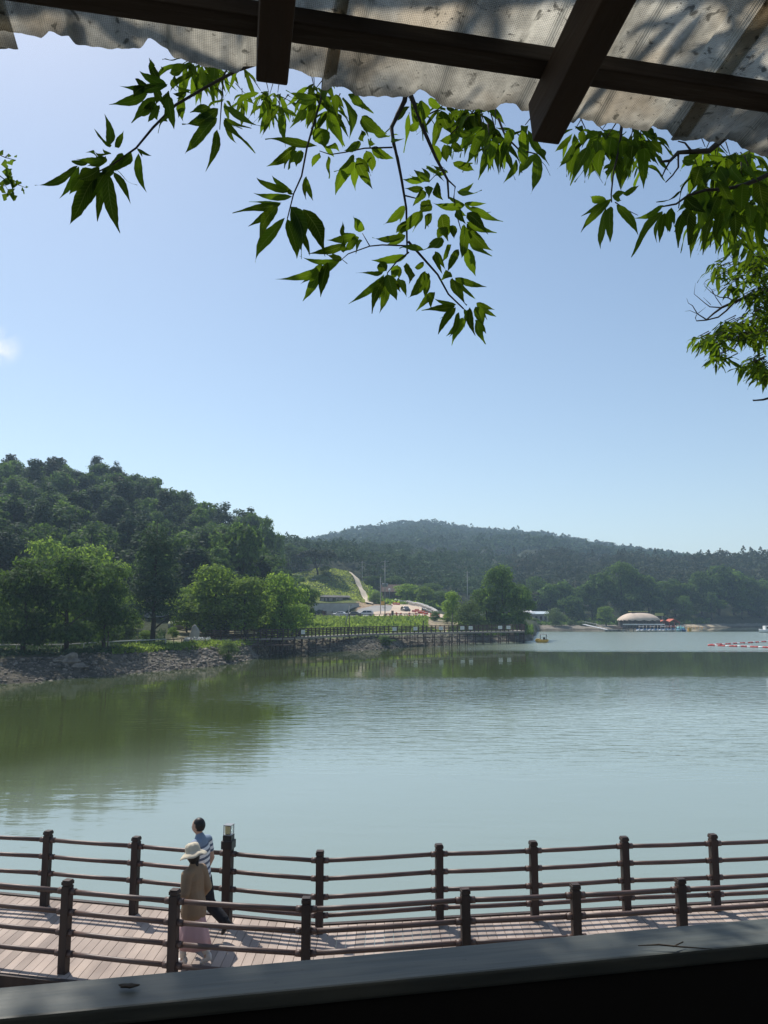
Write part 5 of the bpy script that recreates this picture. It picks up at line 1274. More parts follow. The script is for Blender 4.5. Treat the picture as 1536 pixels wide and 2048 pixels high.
# handrail and boarding below it
rm, n, l, b = newmat('grey_weathered_handrail')
b.inputs['Roughness'].default_value = 0.5; b.inputs['Specular IOR Level'].default_value = 0.3
tco = n.new('ShaderNodeTexCoord'); P_ = tco.outputs['Object']
f1 = noise(9,6,(0.25,1,1)); f2 = noise(60,4,(0.08,1,1)); mxc = n.new('ShaderNodeMixRGB'); mxc.inputs['Color1'].default_value=(0.062,0.072,0.070,1); mxc.inputs['Color2'].default_value=(0.115,0.12,0.105,1)
l.new(ss2(mth2('ADD',mth2('MULTIPLY',f1,0.7),mth2('MULTIPLY',f2,0.3)),0.38,0.62), mxc.inputs['Fac'])
spk = ss2(noise(30,3),0.70,0.76); mxd = n.new('ShaderNodeMixRGB'); mxd.inputs['Color2'].default_value=(0.05,0.05,0.045,1); l.new(mxc.outputs[0],mxd.inputs['Color1']); l.new(mth2('MULTIPLY',spk,0.6),mxd.inputs['Fac']); l.new(mxd.outputs[0], b.inputs['Base Color'])
bpn = n.new('ShaderNodeBump'); bpn.inputs['Distance'].default_value=0.0012; l.new(f2,bpn.inputs['Height']); l.new(bpn.outputs[0],b.inputs['Normal'])
mb = MB(); mb.box(loc(0.35,1.147,5.5-0.011),(4.9,0.088,0.022),bev=0.004); mb.build('handrail', rm, she)
mb = MB(); mb.box(loc(0.35,1.147,5.36),(4.9,0.080,0.254),bev=0.003); mb.box(loc(0.35,1.155,4.85),(4.9,0.03,0.78)); mb.build('boarding', dkb, she)  # near-black colour carries the shade on the rail's inner face
for a in (-2.1,2.85):
    mb = MB(); mb.box(loc(a,1.15,5.7),(0.12,0.12,2.7),bev=0.006); mb.build('post', dkw, she)
    mb = MB(); mb.box(loc(a,-2.5,5.9),(0.12,0.12,3.1),bev=0.006); mb.build('post', dkw, she)
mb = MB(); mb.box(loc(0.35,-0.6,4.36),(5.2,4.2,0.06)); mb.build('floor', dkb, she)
mb = MB(); mb.box(loc(0.35,-2.62,5.9),(5.2,0.06,3.2)); mb.box(loc(-2.25,-1.3,5.7),(0.05,2.5,2.6)); mb.box(loc(2.98,-1.3,5.7),(0.05,2.5,2.6)); mb.build('wall', dkb, she)  # unseen back and side walls, added to keep the interior dark
for a in (-2.0,0.3,2.7):
    for b_ in (1.1,-2.4):
        mb = MB(); mb.box(loc(a,b_,3.1),(0.14,0.14,2.5)); mb.build('pile', dkw, she)
# things lying on the rail
p = gp(257,1977,5.502); mb = MB(); rg = random.Random(2)
mb.ellipsoid((0,0,0.0035),(0.013,0.0055,0.0022),14,8,fn=lambda q: Vector((q.x*(1+0.3*math.sin(q.y*900)),q.y*(1+0.25*math.sin(q.x*600)),q.z))); tag(mb.build('leaf_scrap', M['bark'], None, p), 'dark curled scrap of leaf on the left end of the handrail', 'leaf scrap')
p = gp(1346,1899,5.502); mb = MB(); mb.tube([(-0.05,0.006,0.003),(-0.02,0.002,0.006),(0.01,0,0.004),(0.055,-0.008,0.004)],[0.0006,0.0013,0.0012,0.0005],6); mb.tube([(0,0,0.004),(0.02,0.012,0.006)],0.001,5); tag(mb.build('twig', M['bark'], None, p), 'small dry twig lying on the right part of the handrail', 'twig')

# ------------------------------------------------------------------ chestnut leaves
# midrib and side veins of the leaf blade
_n = M['chest'].node_tree.nodes; _l = M['chest'].node_tree.links
_uv = _n.new('ShaderNodeUVMap'); _uv.uv_map = 'leaf'; _s = _n.new('ShaderNodeSeparateXYZ'); _l.new(_uv.outputs[0], _s.inputs[0])
def _m(op, a, b_=None):
    k = _n.new('ShaderNodeMath'); k.operation = op
    for i, x in enumerate((a, b_)):
        if x is None: continue
        if isinstance(x, (int, float)): k.inputs[i].default_value = x
        else: _l.new(x, k.inputs[i])
    return k.outputs[0]
_ac = _m('ABSOLUTE', _m('SUBTRACT', _s.outputs['X'], 0.5))
_rib = _m('SUBTRACT', 1.0, _m('MINIMUM', _m('MULTIPLY', _ac, 22.0), 1.0))
_side = _m('POWER', _m('ABSOLUTE', _m('COSINE', _m('MULTIPLY', _m('SUBTRACT', _s.outputs['Y'], _m('MULTIPLY', _ac, 0.28)), 42.0))), 10.0)
_v = _m('MINIMUM', _m('ADD', _rib, _m('MULTIPLY', _side, 0.35)), 1.0)
for _h in [x for x in _n if x.type == 'HUE_SAT']:
    _src = _h.outputs[0]; _dst = [k.to_socket for k in _h.outputs[0].links]
    _mx = _n.new('ShaderNodeMixRGB'); _mx.inputs['Color2'].default_value = (0.17,0.22,0.07,1) if any(d_.node.type == 'BSDF_PRINCIPLED' for d_ in _dst) else (0.34,0.42,0.06,1)
    _l.new(_m('MULTIPLY', _v, 0.45), _mx.inputs['Fac']); _l.new(_src, _mx.inputs['Color1'])
    for d_ in _dst: _l.new(_mx.outputs[0], d_)
LV = []; LF = []
rl = np.random.RandomState(6)
def leaf3(A, B_, wid, nrm, droop, arc=0.0, fold=0.22, store=None):
    """long toothed leaf from A (stalk) to B (tip)"""
    V, Fc = store if store is not None else (LV, LF)
    A = Vector(A); B_ = Vector(B_); L = (B_-A).length; d = (B_-A)/L
    nn = Vector(nrm); nn = (nn - d*nn.dot(d)).normalized(); sd = d.cross(nn)
    K = 11; base = len(V)
    for i in range(K+1):
        t = i/K
        tw_ = 1.0*(arc*6)*t; sd_ = sd*math.cos(tw_)+nn*math.sin(tw_); nn_ = nn*math.cos(tw_)-sd*math.sin(tw_)
        w = wid*0.5*(math.sin(math.pi*min(1,t**0.78))**0.85)*(1-0.30*t)*(1.0 if t < 0.72 else 1-0.55*(t-0.72)/0.28) if 0 < i < K else 0.0
        if i % 2: w *= 0.93
        c = A + d*(L*t) + nn*(droop*L*(4*t*(1-t))*0.5) + sd*(arc*L*4*t*(1-t)) + nn*(0.05*L*math.sin(t*5+arc*50))
        wave = 0.06*wid*math.sin(t*9+arc*40)
        e = 0.035*L/K
        V.append(tuple(c + sd_*w + nn_*(fold*w + wave) + d*e*(1 if i%2 else 0))); V.append(tuple(c)); V.append(tuple(c - sd_*w + nn_*(fold*w - wave) + d*e*(1 if i%2 else 0)))
    for i in range(K):
        k = base+i*3
        Fc.append((k,k+1,k+4,k+3)); Fc.append((k+1,k+2,k+5,k+4))
def tleaf(x0,y0,x1,y1,w,Y,store=None):
    dY = rl.uniform(-0.10,0.10)
    A = at(x0,y0,Y+rl.uniform(-.03,.03)); B_ = at(x1,y1,Y+dY)
    view = (A-Vector((0,0,CAMZ))).normalized()
    nrm = -view + Vector((rl.uniform(-.55,.55), rl.uniform(-.3,.3), rl.uniform(-.25,.7)))
    wid = w/F*A.y*0.98/max(0.55,abs(nrm.normalized().dot(view)))
    up = rl.uniform(0.04,0.12)
    leaf3(A,B_,wid,nrm,up*0.6,arc=rl.uniform(-.09,.09) if abs(x1-x0)<abs(y1-y0) else (-0.07 if x1<x0 else 0.07)*rl.uniform(0.4,1.4),fold=rl.uniform(0.05,0.35),store=store)
ZA = lambda s,ox,oy: (lambda q: (ox+q[0]/s, oy+q[1]/s, ox+q[2]/s, oy+q[3]/s, q[4]/s))
SA=(2.844,0,90); SB=(2.793,460,130); SC=(2.866,1000,230)
LA=[(700,620,600,700,60),(640,680,560,760,66),(520,700,440,760,60),(600,720,520,860,70),(500,660,415,660,40),(560,720,480,940,80),(760,190,900,230,60),(870,330,790,400,56),(820,230,760,300,56),(960,330,900,430,60),(850,320,905,440,60),(1000,200,1010,260,40),(1180,380,1110,440,60),(450,690,203,800,62),(560,750,395,1020,110),(470,740,395,850,70),(620,745,688,1085,92),(645,715,742,900,55),(785,615,835,840,58),(782,588,860,624,24),(625,590,598,405,58),(650,585,697,490,48),(635,625,540,608,40),(580,650,430,650,46),(750,600,610,715,66),(620,720,480,740,60),(560,700,420,760,70),(600,640,500,690,50),
 (955,225,680,235,62),(950,235,798,145,62),(840,275,622,342,62),(880,290,748,445,70),(910,350,840,445,44),(930,375,905,515,56),(965,300,988,475,62),(1040,300,1045,440,56),(965,160,1110,95,70),(870,140,850,75,50),(1060,270,985,280,36),(890,240,930,345,80),(1140,230,1150,105,56),(1215,200,1215,90,66),(990,190,1030,260,34),(1020,250,1110,275,40),(900,200,870,90,60),(930,350,960,260,60),
 (1240,370,1035,452,84),(1235,430,1052,620,80),(1240,470,1170,718,62),(1290,375,1495,468,56),(1275,415,1450,625,58),(1280,420,1350,560,34),(1190,345,1080,385,60),(1270,350,1335,360,26)]
LB_=[(480,190,310,145,60),(490,190,320,170,45),(530,100,535,240,60),(420,240,335,350,55),(470,245,430,355,55),(560,90,620,115,46),(590,165,600,290,56),(640,165,670,408,80),(665,160,745,245,60),(680,160,802,275,66),(555,265,640,458,76),(730,285,878,385,80),(480,440,198,418,58),(368,455,203,567,66),(490,350,530,460,86),(375,480,318,585,56),(400,480,372,575,60),(500,500,458,572,44),(530,450,612,488,44),(550,510,548,632,50),(690,510,580,597,42),(692,535,590,725,80),(708,525,797,693,72),(765,480,795,603,64),(728,430,640,482,62),(730,360,745,430,62),(775,412,805,440,50),(800,378,890,402,50),(790,460,912,522,50),(885,385,974,410,34),
 (425,630,467,762,40),(330,700,153,630,50),(345,735,133,715,46),(290,765,14,828,52),(312,690,352,722,34),(270,780,165,1000,66),(300,850,148,1106,66),(320,865,370,1085,78),(345,795,410,1092,84),(385,800,437,1062,60),(410,805,537,1085,78),(742,925,682,840,66),(628,960,628,872,28),(705,950,538,978,56),(650,1000,436,1055,50),(722,962,640,1045,56),(635,1050,630,960,34),(622,1090,258,1198,62),(510,1110,408,1318,72),(545,1100,506,1298,74),(620,1080,538,1060,44),(980,955,795,965,50),(985,1065,793,1090,52),(855,1150,700,1172,50),(860,1175,666,1335,50),(860,1190,757,1290,40),(862,1190,788,1395,54),(872,1190,833,1388,62),(885,1180,932,1312,66),(870,1150,835,1095,56),(935,1120,903,1195,56),(985,1105,995,1232,60),(940,1200,988,1288,50),(1085,1155,993,1304,70),(1080,1105,1030,1132,40),(1080,1028,945,1022,46),(1178,968,1078,1042,66),(1112,1165,1105,1274,44),(1148,1045,1186,1168,48),(1242,1000,1188,1102,48),(1275,1035,1215,1155,52),(1325,1025,1372,1180,66),(975,785,858,890,56),(985,870,923,945,52),(1062,815,928,955,66),(1092,640,962,637,46),(1115,650,1028,588,42),(1082,688,976,690,46),(1105,670,1110,742,52),(1150,655,1192,755,56),(1100,705,1020,790,66),(1150,583,1150,622,36),(1215,590,1126,568,36),(1250,555,1368,599,50),(1070,200,1075,330,84),(1110,190,1180,235,56),(1055,325,996,368,50),(1180,255,1232,385,92),(1130,450,1172,545,60),(1200,445,1215,545,60),(1272,395,1160,425,60),(1240,440,1308,478,56),(1355,378,1258,395,42),(1362,268,1265,390,58),(1425,365,1322,552,64),(1290,255,1240,300,50),(1275,715,1410,707,42),(1310,780,1125,768,50),(1310,770,1432,770,30),(1340,800,1525,875,50),(1318,820,1438,943,66),(1260,808,1312,885,56),(1322,880,1490,940,46),(1328,920,1470,1034,60),(1338,980,1465,1074,48),(1180,835,1218,985,78),(1240,895,1252,975,50),(1300,895,1288,1085,68),(1125,835,1083,922,50),(1262,1190,1436,1240,46),(1238,1205,1322,1345,72),(1232,1150,1175,1205,50),(1142,1265,1040,1372,52),(1262,1340,1070,1372,46),(1262,1355,1162,1505,56),(1282,1380,1222,1520,46),(1307,1410,1238,1566,56),(1310,1365,1337,1470,34),(1340,1355,1372,1520,50),(1370,1350,1417,1460,52),(1378,1328,1488,1406,46),(1368,1425,1424,1560,58),(1115,760,1060,830,90),(1210,900,1160,980,60),(1100,560,1200,650,40)]
LC_=[(60,110,-5,335,50),(100,255,26,388,44),(205,225,175,462,76),(222,200,260,275,48),(110,180,142,318,56),(20,140,22,310,60),(-20,120,-70,330,60),(-60,150,-75,250,50),(70,80,20,180,70),(130,90,150,240,70),(412,115,310,218,44),(425,165,326,315,56),(425,215,390,350,50),(505,165,402,400,76),(472,90,475,178,56),(580,190,575,358,86),(822,190,822,288,74),(652,290,610,358,42),(722,290,730,378,32),(560,140,538,225,78),(640,125,622,240,95),(700,150,690,240,70),(762,170,750,260,70),(500,110,560,130,60),(860,150,930,230,60),(780,120,800,200,70),
 (603,480,508,460,56),(650,462,722,440,50),(700,455,797,403,46),(640,480,463,680,56),(612,545,584,784,52),(642,533,628,728,66),(668,512,792,695,62),
 (1035,450,895,505,34),(945,518,758,592,48),(932,548,745,808,58),(945,560,912,735,52),(985,535,972,668,60),(1050,555,1018,762,66),(1100,540,1075,752,120),(1205,590,1160,796,56),(1260,550,1228,716,60),(1305,600,1258,718,34),(1340,545,1345,735,80),(1210,490,1130,690,96),(1425,500,1425,650,72),(1235,375,1375,556,56),(1150,290,1108,425,80),(1205,320,1175,410,80),(1335,290,1385,390,90),(1180,285,1270,265,60),(1060,470,1180,560,90),(1150,420,1100,600,90),(1300,420,1250,600,96),(1400,400,1380,560,90),(1480,390,1530,560,100),(1530,420,1500,600,90),(1250,300,1300,420,80),(1050,260,1150,210,60),(1420,280,1480,380,70),(1250,470,1180,650,80),(1000,560,1010,640,44),(1330,480,1290,640,70)]
CL_T = []   # clusters handled as whorls behind: (px,py,Y,count,length px)
for S_, LL, Y_, pr_ in ((SA,LA,2.05,0.6),(SB,LB_,2.45,0.75),(SC,LC_,2.35,0.6)):
    for q in LL:
        x0,y0,x1,y1,w = ZA(*S_)(q); tleaf(x0,y0,x1,y1,w,Y_)
        if rl.rand() < pr_:      # a neighbour leaf on the same spur, a little behind
            a_ = rl.uniform(0.25,0.6)*rl.choice([-1,1]); k_ = rl.uniform(0.55,0.85); dx,dy = (x1-x0)*k_,(y1-y0)*k_
            tleaf(x0,y0,x0+dx*math.cos(a_)-dy*math.sin(a_),y0+dx*math.sin(a_)+dy*math.cos(a_)+4,w*k_,Y_+0.12)
def whorl(c, n_, L, store, down=0.7):
    for k in range(n_):
        th = k*2*math.pi/n_ + rl.uniform(-.4,.4)
        d = Vector((math.cos(th), math.sin(th), -down+rl.uniform(-.5,.4))).normalized()
        l_ = L*rl.uniform(0.7,1.15)
        A = c + d*0.02; leaf3(A, A+d*l_+Vector((0,0,-0.12*l_)), l_*rl.uniform(0.25,0.34), (rl.uniform(-.4,.4),rl.uniform(-.4,.4),1), 0.12, rl.uniform(-.06,.06), rl.uniform(.1,.3), store)
TW = MB()
def twig(pts, s, Y, r0, r1, store=None):
    P = [at(s[1]+x/s[0], s[2]+y/s[0], Y+0.02*math.sin(i)) for i,(x,y) in enumerate(pts)]
    K = len(P); (store or TW).tube(P, [r0+(r1-r0)*i/(K-1) for i in range(K)], 7)
twig([(1480,100),(1345,145),(1180,235),(1000,340),(870,470),(775,585),(640,680),(560,720)],SA,2.07,0.0055,0.002)
twig([(1330,60),(1270,180),(1262,300),(1255,400),(1250,480)],SA,2.08,0.003,0.0012)
twig([(525,20),(520,100),(505,200),(470,320),(430,460),(400,620),(355,720),(320,860)],SB,2.47,0.0055,0.002)
twig([(990,90),(975,200),(935,280),(902,350),(915,440),(935,520),(960,650),(985,800),(990,1050)],SB,2.47,0.010,0.003)
twig([(995,985),(1080,1080),(1160,1170),(1220,1280),(1305,1362)],SB,2.47,0.0045,0.0025)
twig([(990,120),(1030,220),(1090,380),(1150,520),(1215,640),(1222,745)],SB,2.47,0.009,0.003)
twig([(1215,640),(1258,680),(1250,740),(1270,850),(1290,920)],SB,2.47,0.003,0.0015)
twig([(908,460),(750,465),(640,488),(560,500),(500,480)],SB,2.47,0.003,0.0014)
twig([(600,120),(528,90)],SB,2.47,0.003,0.003); twig([(985,1010),(850,1005),(780,1012),(660,1055),(625,1085),(655,1110)],SB,2.47,0.0028,0.0012)
twig([(780,1010),(740,940)],SB,2.47,0.002,0.0012); twig([(1000,1045),(930,1100),(880,1160),(875,1190)],SB,2.47,0.003,0.0015)
twig([(1060,300),(1160,250),(1200,215)],SB,2.47,0.003,0.002); twig([(980,730),(1040,745),(1090,740)],SB,2.47,0.0028,0.0015); twig([(1215,600),(1190,570),(1110,655)],SB,2.47,0.002,0.0012)
twig([(1230,390),(1340,280),(1420,180)],SB,2.47,0.002,0.003)
twig([(700,60),(690,140),(670,250),(650,330),(637,455),(640,500)],SC,2.37,0.0045,0.002)
twig([(660,500),(720,540),(790,575)],SC,2.37,0.002,0.001)
twig([(1560,330),(1480,370),(1400,400),(1300,425),(1180,430),(1080,460),(1010,510),(930,525)],SC,2.37,0.008,0.0025)
twig([(1300,120),(1200,205),(1100,210),(1020,215),(975,262),(920,268)],SC,2.36,0.011,0.0035); twig([(975,262),(948,310),(928,355)],SC,2.36,0.0035,0.002); twig([(1022,215),(1022,300),(990,345),(950,385)],SC,2.36,0.004,0.002)
twig([(1100,210),(1060,160),(1020,150)],SC,2.36,0.004,0.002); twig([(-10,20),(30,120),(110,200),(215,225)],SC,2.37,0.004,0.002)
twig([(215,240),(260,290),(288,348)],SC,2.37,0.001,0.0006); twig([(530,260),(545,320),(590,390)],SC,2.37,0.001,0.0006)
# smaller-looking sprays a little farther out, hanging behind the eave
for (x0,y0,x1,y1,cnt,Y,L) in ((290,120,420,150,4,3.4,0.13),(410,120,500,200,10,4.4,0.13),(505,180,620,230,9,4.2,0.13),(620,170,760,225,6,3.3,0.13),(800,195,980,240,7,3.2,0.14),(960,220,1060,285,6,2.9,0.14),(1120,255,1400,280,11,3.0,0.15),(1230,280,1290,330,4,4.2,0.12),(1390,290,1536,360,14,3.2,0.15),(1400,330,1536,440,14,3.4,0.16),(1440,420,1536,500,9,4.6,0.14)):
    for k in range(cnt):
        c = at(RND.uniform(x0,x1), RND.uniform(y0,y1), Y*RND.uniform(0.92,1.08)); whorl(c, RND.choice((4,5,6)), L*1.1, (LV,LF), 1.0); 
        TW.tube([c, c+Vector((RND.uniform(-.06,.06),0,0.07))],[0.0015,0.003],5)
# crown over and around the roof: limbs and whorls, clear of the roof and of the frame
limbs = [[(4.6,2.6,6.5),(3.4,2.5,8.2),(2.0,2.3,8.8),(0.4,2.5,9.2),(-1.4,2.4,9.0),(-2.9,2.3,8.6)],
         [(4.6,2.6,6.2),(3.6,1.6,8.4),(2.2,1.0,9.2),(0.6,0.6,9.6),(-1.0,0.4,9.5)],
         [(4.6,2.6,6.8),(5.0,3.6,8.6),(4.2,4.8,9.8),(2.8,5.2,10.6)],[(4.6,2.6,6.8),(5.8,2.0,8.4),(6.8,1.4,9.4)]]
LIMB = MB()
LIMB.tube([(4.9,2.2,2.2),(4.8,2.4,4.2),(4.6,2.6,6.4),(4.7,2.8,8.2)],[0.24,0.21,0.17,0.10],12)
for Lm in limbs: LIMB.tube(Lm, [0.09*(1-0.75*i/(len(Lm)-1)) for i in range(len(Lm))], 8)
def drop(topL, px_pt):  # tie a hanging twig to the limb
    a = Vector(topL); LIMB.tube([a, a.lerp(px_pt,0.5)+Vector((0.03,0,0.12)), px_pt],[0.016,0.012,0.008],7)
drop((-0.2,2.45,9.1), at(460+525/2.793,130+20/2.793,2.47)); drop((0.4,2.5,9.2), at(460+990/2.793,130+90/2.793,2.47)); drop((-1.4,2.4,9.0), at(1480/2.844,90+100/2.844,2.07))
drop((1.3,2.4,9.0), at(1000+700/2.866,230+60/2.866,2.37)); drop((2.0,2.3,8.8), at(1000+1300/2.866,230+120/2.866,2.36)); drop((3.4,2.5,8.2), at(1000+1560/2.866,230+330/2.866,2.37))
cnt = 0
while cnt < 150:
    Lm = RND.choice(limbs[:2]) if RND.random() < 0.7 else RND.choice(limbs[2:]); k = RND.randrange(1,len(Lm)); p = Vector(Lm[k-1]).lerp(Vector(Lm[k]), RND.random()) + Vector((RND.uniform(-.6,.6),RND.uniform(-.7,.6),RND.uniform(-.8,.5)))
    if p.y > 0.3 and (p.z-0.2-CAMZ) < 0.80*p.y + 0.25: continue
    if p.z < 7.75: continue
    if p.y > 0 and abs(p.x) < 0.5*p.y+0.0 and (p.z-CAMZ) < 0.85*p.y: continue
    q = p+Vector((RND.uniform(-.1,.1),RND.uniform(-.1,.1),0.25)); whorl(p, RND.choice((5,6,7)), 0.17, (LV,LF)); LIMB.tube([q,p],[0.006,0.003],5); cnt += 1
# unseen whorls added beyond the eave on both sides to shade the leaves below
for (x0,x1,n_) in ((-1.9,-0.35,110),(0.75,1.9,100)):
    for k in range(n_):
        t = RND.uniform(1.6,4.2); p = Vector((RND.uniform(x0,x1),2.2,7.4)) + Vector((-0.42,0.60,1.0))*t + Vector((RND.uniform(-.3,.3),RND.uniform(-.5,.5),RND.uniform(-.3,.6)))
        if (p.z-0.25-CAMZ) < 0.80*p.y: continue
        whorl(p, RND.choice((6,7,8)), 0.18, (LV,LF)); LIMB.tube([p+Vector((RND.uniform(-.1,.1),-0.1,0.3)),p],[0.006,0.003],5)
e = empty('chestnut_tree', (4.9,2.2,2.2), 0, 'near chestnut tree whose toothed long leaves hang down along the roof edge', 'tree')
O = Vector((4.9,2.2,2.2))
def rel(V): V = np.array(V); return V - np.array(O[:])
def leaf_uv(me, n_):
    uv = me.uv_layers.new(name='leaf'); li = np.zeros(len(me.loops), np.int32); me.loops.foreach_get('vertex_index', li)
    u = (li % 3)*0.5; t = ((li//3) % 12)/11.0; uv.data.foreach_set('uv', np.stack([u,t],1).astype(np.float32).ravel()); return me
cr = link('crown', leaf_uv(np_mesh('crown', rel(LV), np.array(LF), M['chest'], True), 0), e); cr['label'] = 'long toothed backlit chestnut leaves'
k_ = len(LIMB.v); LIMB.v += TW.v; LIMB.f += [tuple(i+k_ for i in f) for f in TW.f]; LIMB.m += TW.m; LIMB.sm += TW.sm
LIMB.v = [tuple(Vector(v)-O) for v in LIMB.v]; LIMB.build('trunk', M['bark'], e)

# second chestnut farther off at the right
V2=[];F2=[]; T2=MB(); cc=[(1450,540,22,8,0),(1475,560,20,6,0),(1500,545,26,9,0),(1525,530,26,9,0),(1540,560,30,10,0),(1500,590,22,6,0),(1528,600,26,9,0),(1520,640,26,9,0),(1545,620,26,8,0),(1490,640,20,7,0),(1460,655,16,6,0),(1440,665,16,6,0),(1420,680,14,5,0),(1402,676,10,4,0),(1436,690,12,4,0),(1478,665,18,6,0),(1505,660,20,7,0),(1530,670,16,6,0),(1425,716,9,2,0),(1445,714,9,3,0),(1500,728,12,5,0),(1520,735,14,6,0),(1535,750,12,5,0),(1512,720,10,4,0),(1530,500,22,7,0),(1510,520,18,6,0)]
for (px,py,r_,n_,_) in cc:
    for k in range(n_):
        c=at(px+RND.uniform(-r_,r_),py+RND.uniform(-r_,r_)*0.8,6.4+RND.uniform(-.5,.5)); whorl(c,RND.choice((5,6)),0.135,(V2,F2),0.6); T2.tube([c,c+Vector((0.10,0,0.05))],[0.003,0.005],5)
S0=(6.024,1370,480)
def tw2(pts,r0,r1): twig(pts,S0,6.4,r0,r1,T2)
tw2([(1100,560),(900,640),(760,680),(600,745),(440,815),(340,890),(260,960)],0.020,0.006); tw2([(600,745),(500,850),(400,930),(260,965),(140,975),(125,940),(140,900)],0.009,0.003)
tw2([(260,960),(150,890),(90,790),(40,760),(20,700)],0.006,0.001); tw2([(150,890),(60,850),(0,860)],0.003,0.001); tw2([(150,890),(250,810)],0.003,0.001); tw2([(440,815),(300,805),(240,760),(110,650),(125,520)],0.006,0.001)
tw2([(600,745),(520,695),(420,690),(340,650),(240,560),(235,510)],0.006,0.001); tw2([(340,650),(320,600),(460,570)],0.003,0.001); tw2([(440,790),(370,690),(330,610),(240,520)],0.004,0.001); tw2([(520,695),(570,590)],0.003,0.001); tw2([(310,780),(220,690)],0.003,0.001); tw2([(620,230),(560,210),(500,130)],0.004,0.001); tw2([(620,230),(570,150),(560,70)],0.003,0.001)
tw2([(900,1100),(700,1115),(650,1125),(640,1240),(560,1360)],0.010,0.004); tw2([(640,1270),(520,1310),(420,1305)],0.003,0.001); tw2([(640,1140),(510,1150)],0.003,0.001); tw2([(1100,1880),(940,1925),(820,1935)],0.012,0.006); tw2([(850,1930),(815,1925)],0.005,0.002)
O=Vector((6.6,6.9,1.2)); e=empty('chestnut_tree',O,0,'farther chestnut tree with small dense leaf tufts and one bare branch, right edge','tree')
T2.tube([O,(6.5,6.8,4.5),(6.0,6.6,7.5),(5.8,6.5,9.5)],[0.2,0.17,0.13,0.08],10)
for py in (500,560,600,640,690,730,790): 
    q=at(1545,py,6.4); T2.tube([(6.2,6.65,q.z-0.5),((q.x+6.2)/2,6.5,q.z-0.1),q],[0.05,0.035,0.018],8)
for k in range(90):
    c=Vector((RND.uniform(3.9,7.4),RND.uniform(5.6,8),RND.uniform(7.0,10.5))); whorl(c,6,0.15,(V2,F2),0.6)
link('crown', leaf_uv(np_mesh('crown', np.array(V2)-np.array(O[:]), np.array(F2), M['chest'], True), 0), e); T2.v=[tuple(Vector(v)-O) for v in T2.v]; T2.build('trunk', M['bark'], e)
# ginkgo sprig at the left edge
M['ginkgo'] = leafmat('foliage_ginkgo', (0.022,0.052,0.014), (0.016,0.040,0.012), (0.16,0.26,0.02), 0.34, wscale=3, island=0.4, spec=0.0)
V3=[];F3=[];T3=MB(); O=Vector((-3.9,4.6,1.0)); e=empty('ginkgo_tree',O,0,'ginkgo sprig with small fan leaves poking in at the left edge','tree')
SG=(2.844,0,90)
gl_=[(18,625,34),(50,618,20),(70,685,30),(95,640,14),(75,665,18),(10,720,44),(35,705,40),(25,760,46),(60,790,44),(85,770,40),(15,800,40),(45,820,44),(92,800,36),(10,850,36),(55,855,40),(100,858,36),(30,740,46),(70,820,40),(120,828,20),(148,815,16),(140,835,14),(5,680,40),(0,780,50),(40,780,40)]
for (x,y,s_) in gl_:
    c=at(x/2.844,90+y/2.844,3.6+RND.uniform(-.08,.08)); r_=s_/2.844/F*3.6*1.05; a0=RND.uniform(0,6.28); tilt=Vector((RND.uniform(-.5,.5),-1,RND.uniform(-.8,.3))).normalized(); ax=tilt.cross(Vector((0,0,1))).normalized(); ay=ax.cross(tilt)
    b0=len(V3); V3.append(tuple(c))
    for k in range(7):
        t=a0+(-0.85+1.7*k/6); rr_=r_*(1.0 if k!=3 else 0.8); V3.append(tuple(c+(ax*math.cos(t)+ay*math.sin(t))*rr_+tilt*0.1*r_*math.sin(k)))
    for k in range(6): F3.append((b0,b0+k+1,b0+k+2,b0+k+2))
F3t=[f[:3] for f in F3]
for pts in ([(-60,600),(30,640),(90,655)],[(-60,700),(20,760),(90,790),(148,812)],[(-60,820),(30,800),(60,850)],[(30,640),(50,618)]): twig(pts,SG,3.6,0.003,0.0012,T3)
q=at(-21,300,3.6); T3.tube([O,(-3.6,4.4,4.0),(-3.0,4.0,6.6),(-2.2,3.7,7.9),tuple(q)],[0.09,0.07,0.04,0.012,0.003],8)
q2=at(-21,360,3.6); T3.tube([(-2.6,3.85,7.3),tuple(q2)],[0.012,0.003],6)
link('crown', np_mesh('crown', np.array(V3)-np.array(O[:]), np.array(F3t), M['ginkgo'], False), e); T3.v=[tuple(Vector(v)-O) for v in T3.v]; T3.build('trunk', M['bark'], e)
# ------------------------------------------------------------------ people
def skin_geo(nodes, edges, root, sub=2):
    # one continuous limb-and-trunk volume: closely spaced, tapering rounds along every bone, merged afterwards
    m_ = MB()
    for a, b_ in edges:
        pa, ra = nodes[a]; pb, rb = nodes[b_]; pa = Vector(pa); pb = Vector(pb)
        ra = ra if isinstance(ra, tuple) else (ra, ra); rb = rb if isinstance(rb, tuple) else (rb, rb)
        if b_[0] in 'sh' and a in ('shC','pel') and b_[:3] != 'shC' and b_ != 'hem': ra = (rb[0]*1.02, rb[1]*1.02)      # towards a shoulder or hip the limb's own size counts
        n_ = max(4, int((pb-pa).length/(0.35*min(ra[0],ra[1],rb[0],rb[1])))+1)
        for i in range(n_+1):
            t = i/n_; w_ = ra[0]+(rb[0]-ra[0])*t; d_ = ra[1]+(rb[1]-ra[1])*t
            m_.ellipsoid(pa.lerp(pb,t), (d_, w_, min(w_,d_)), 14, 10)
    return m_.v, m_.f
def add_geo(mb, g):
    k = len(mb.v); mb.v += g[0]; mb.f += [tuple(k+i for i in f) for f in g[1]]; mb.m += [0]*len(g[1]); mb.sm += [True]*len(g[1])
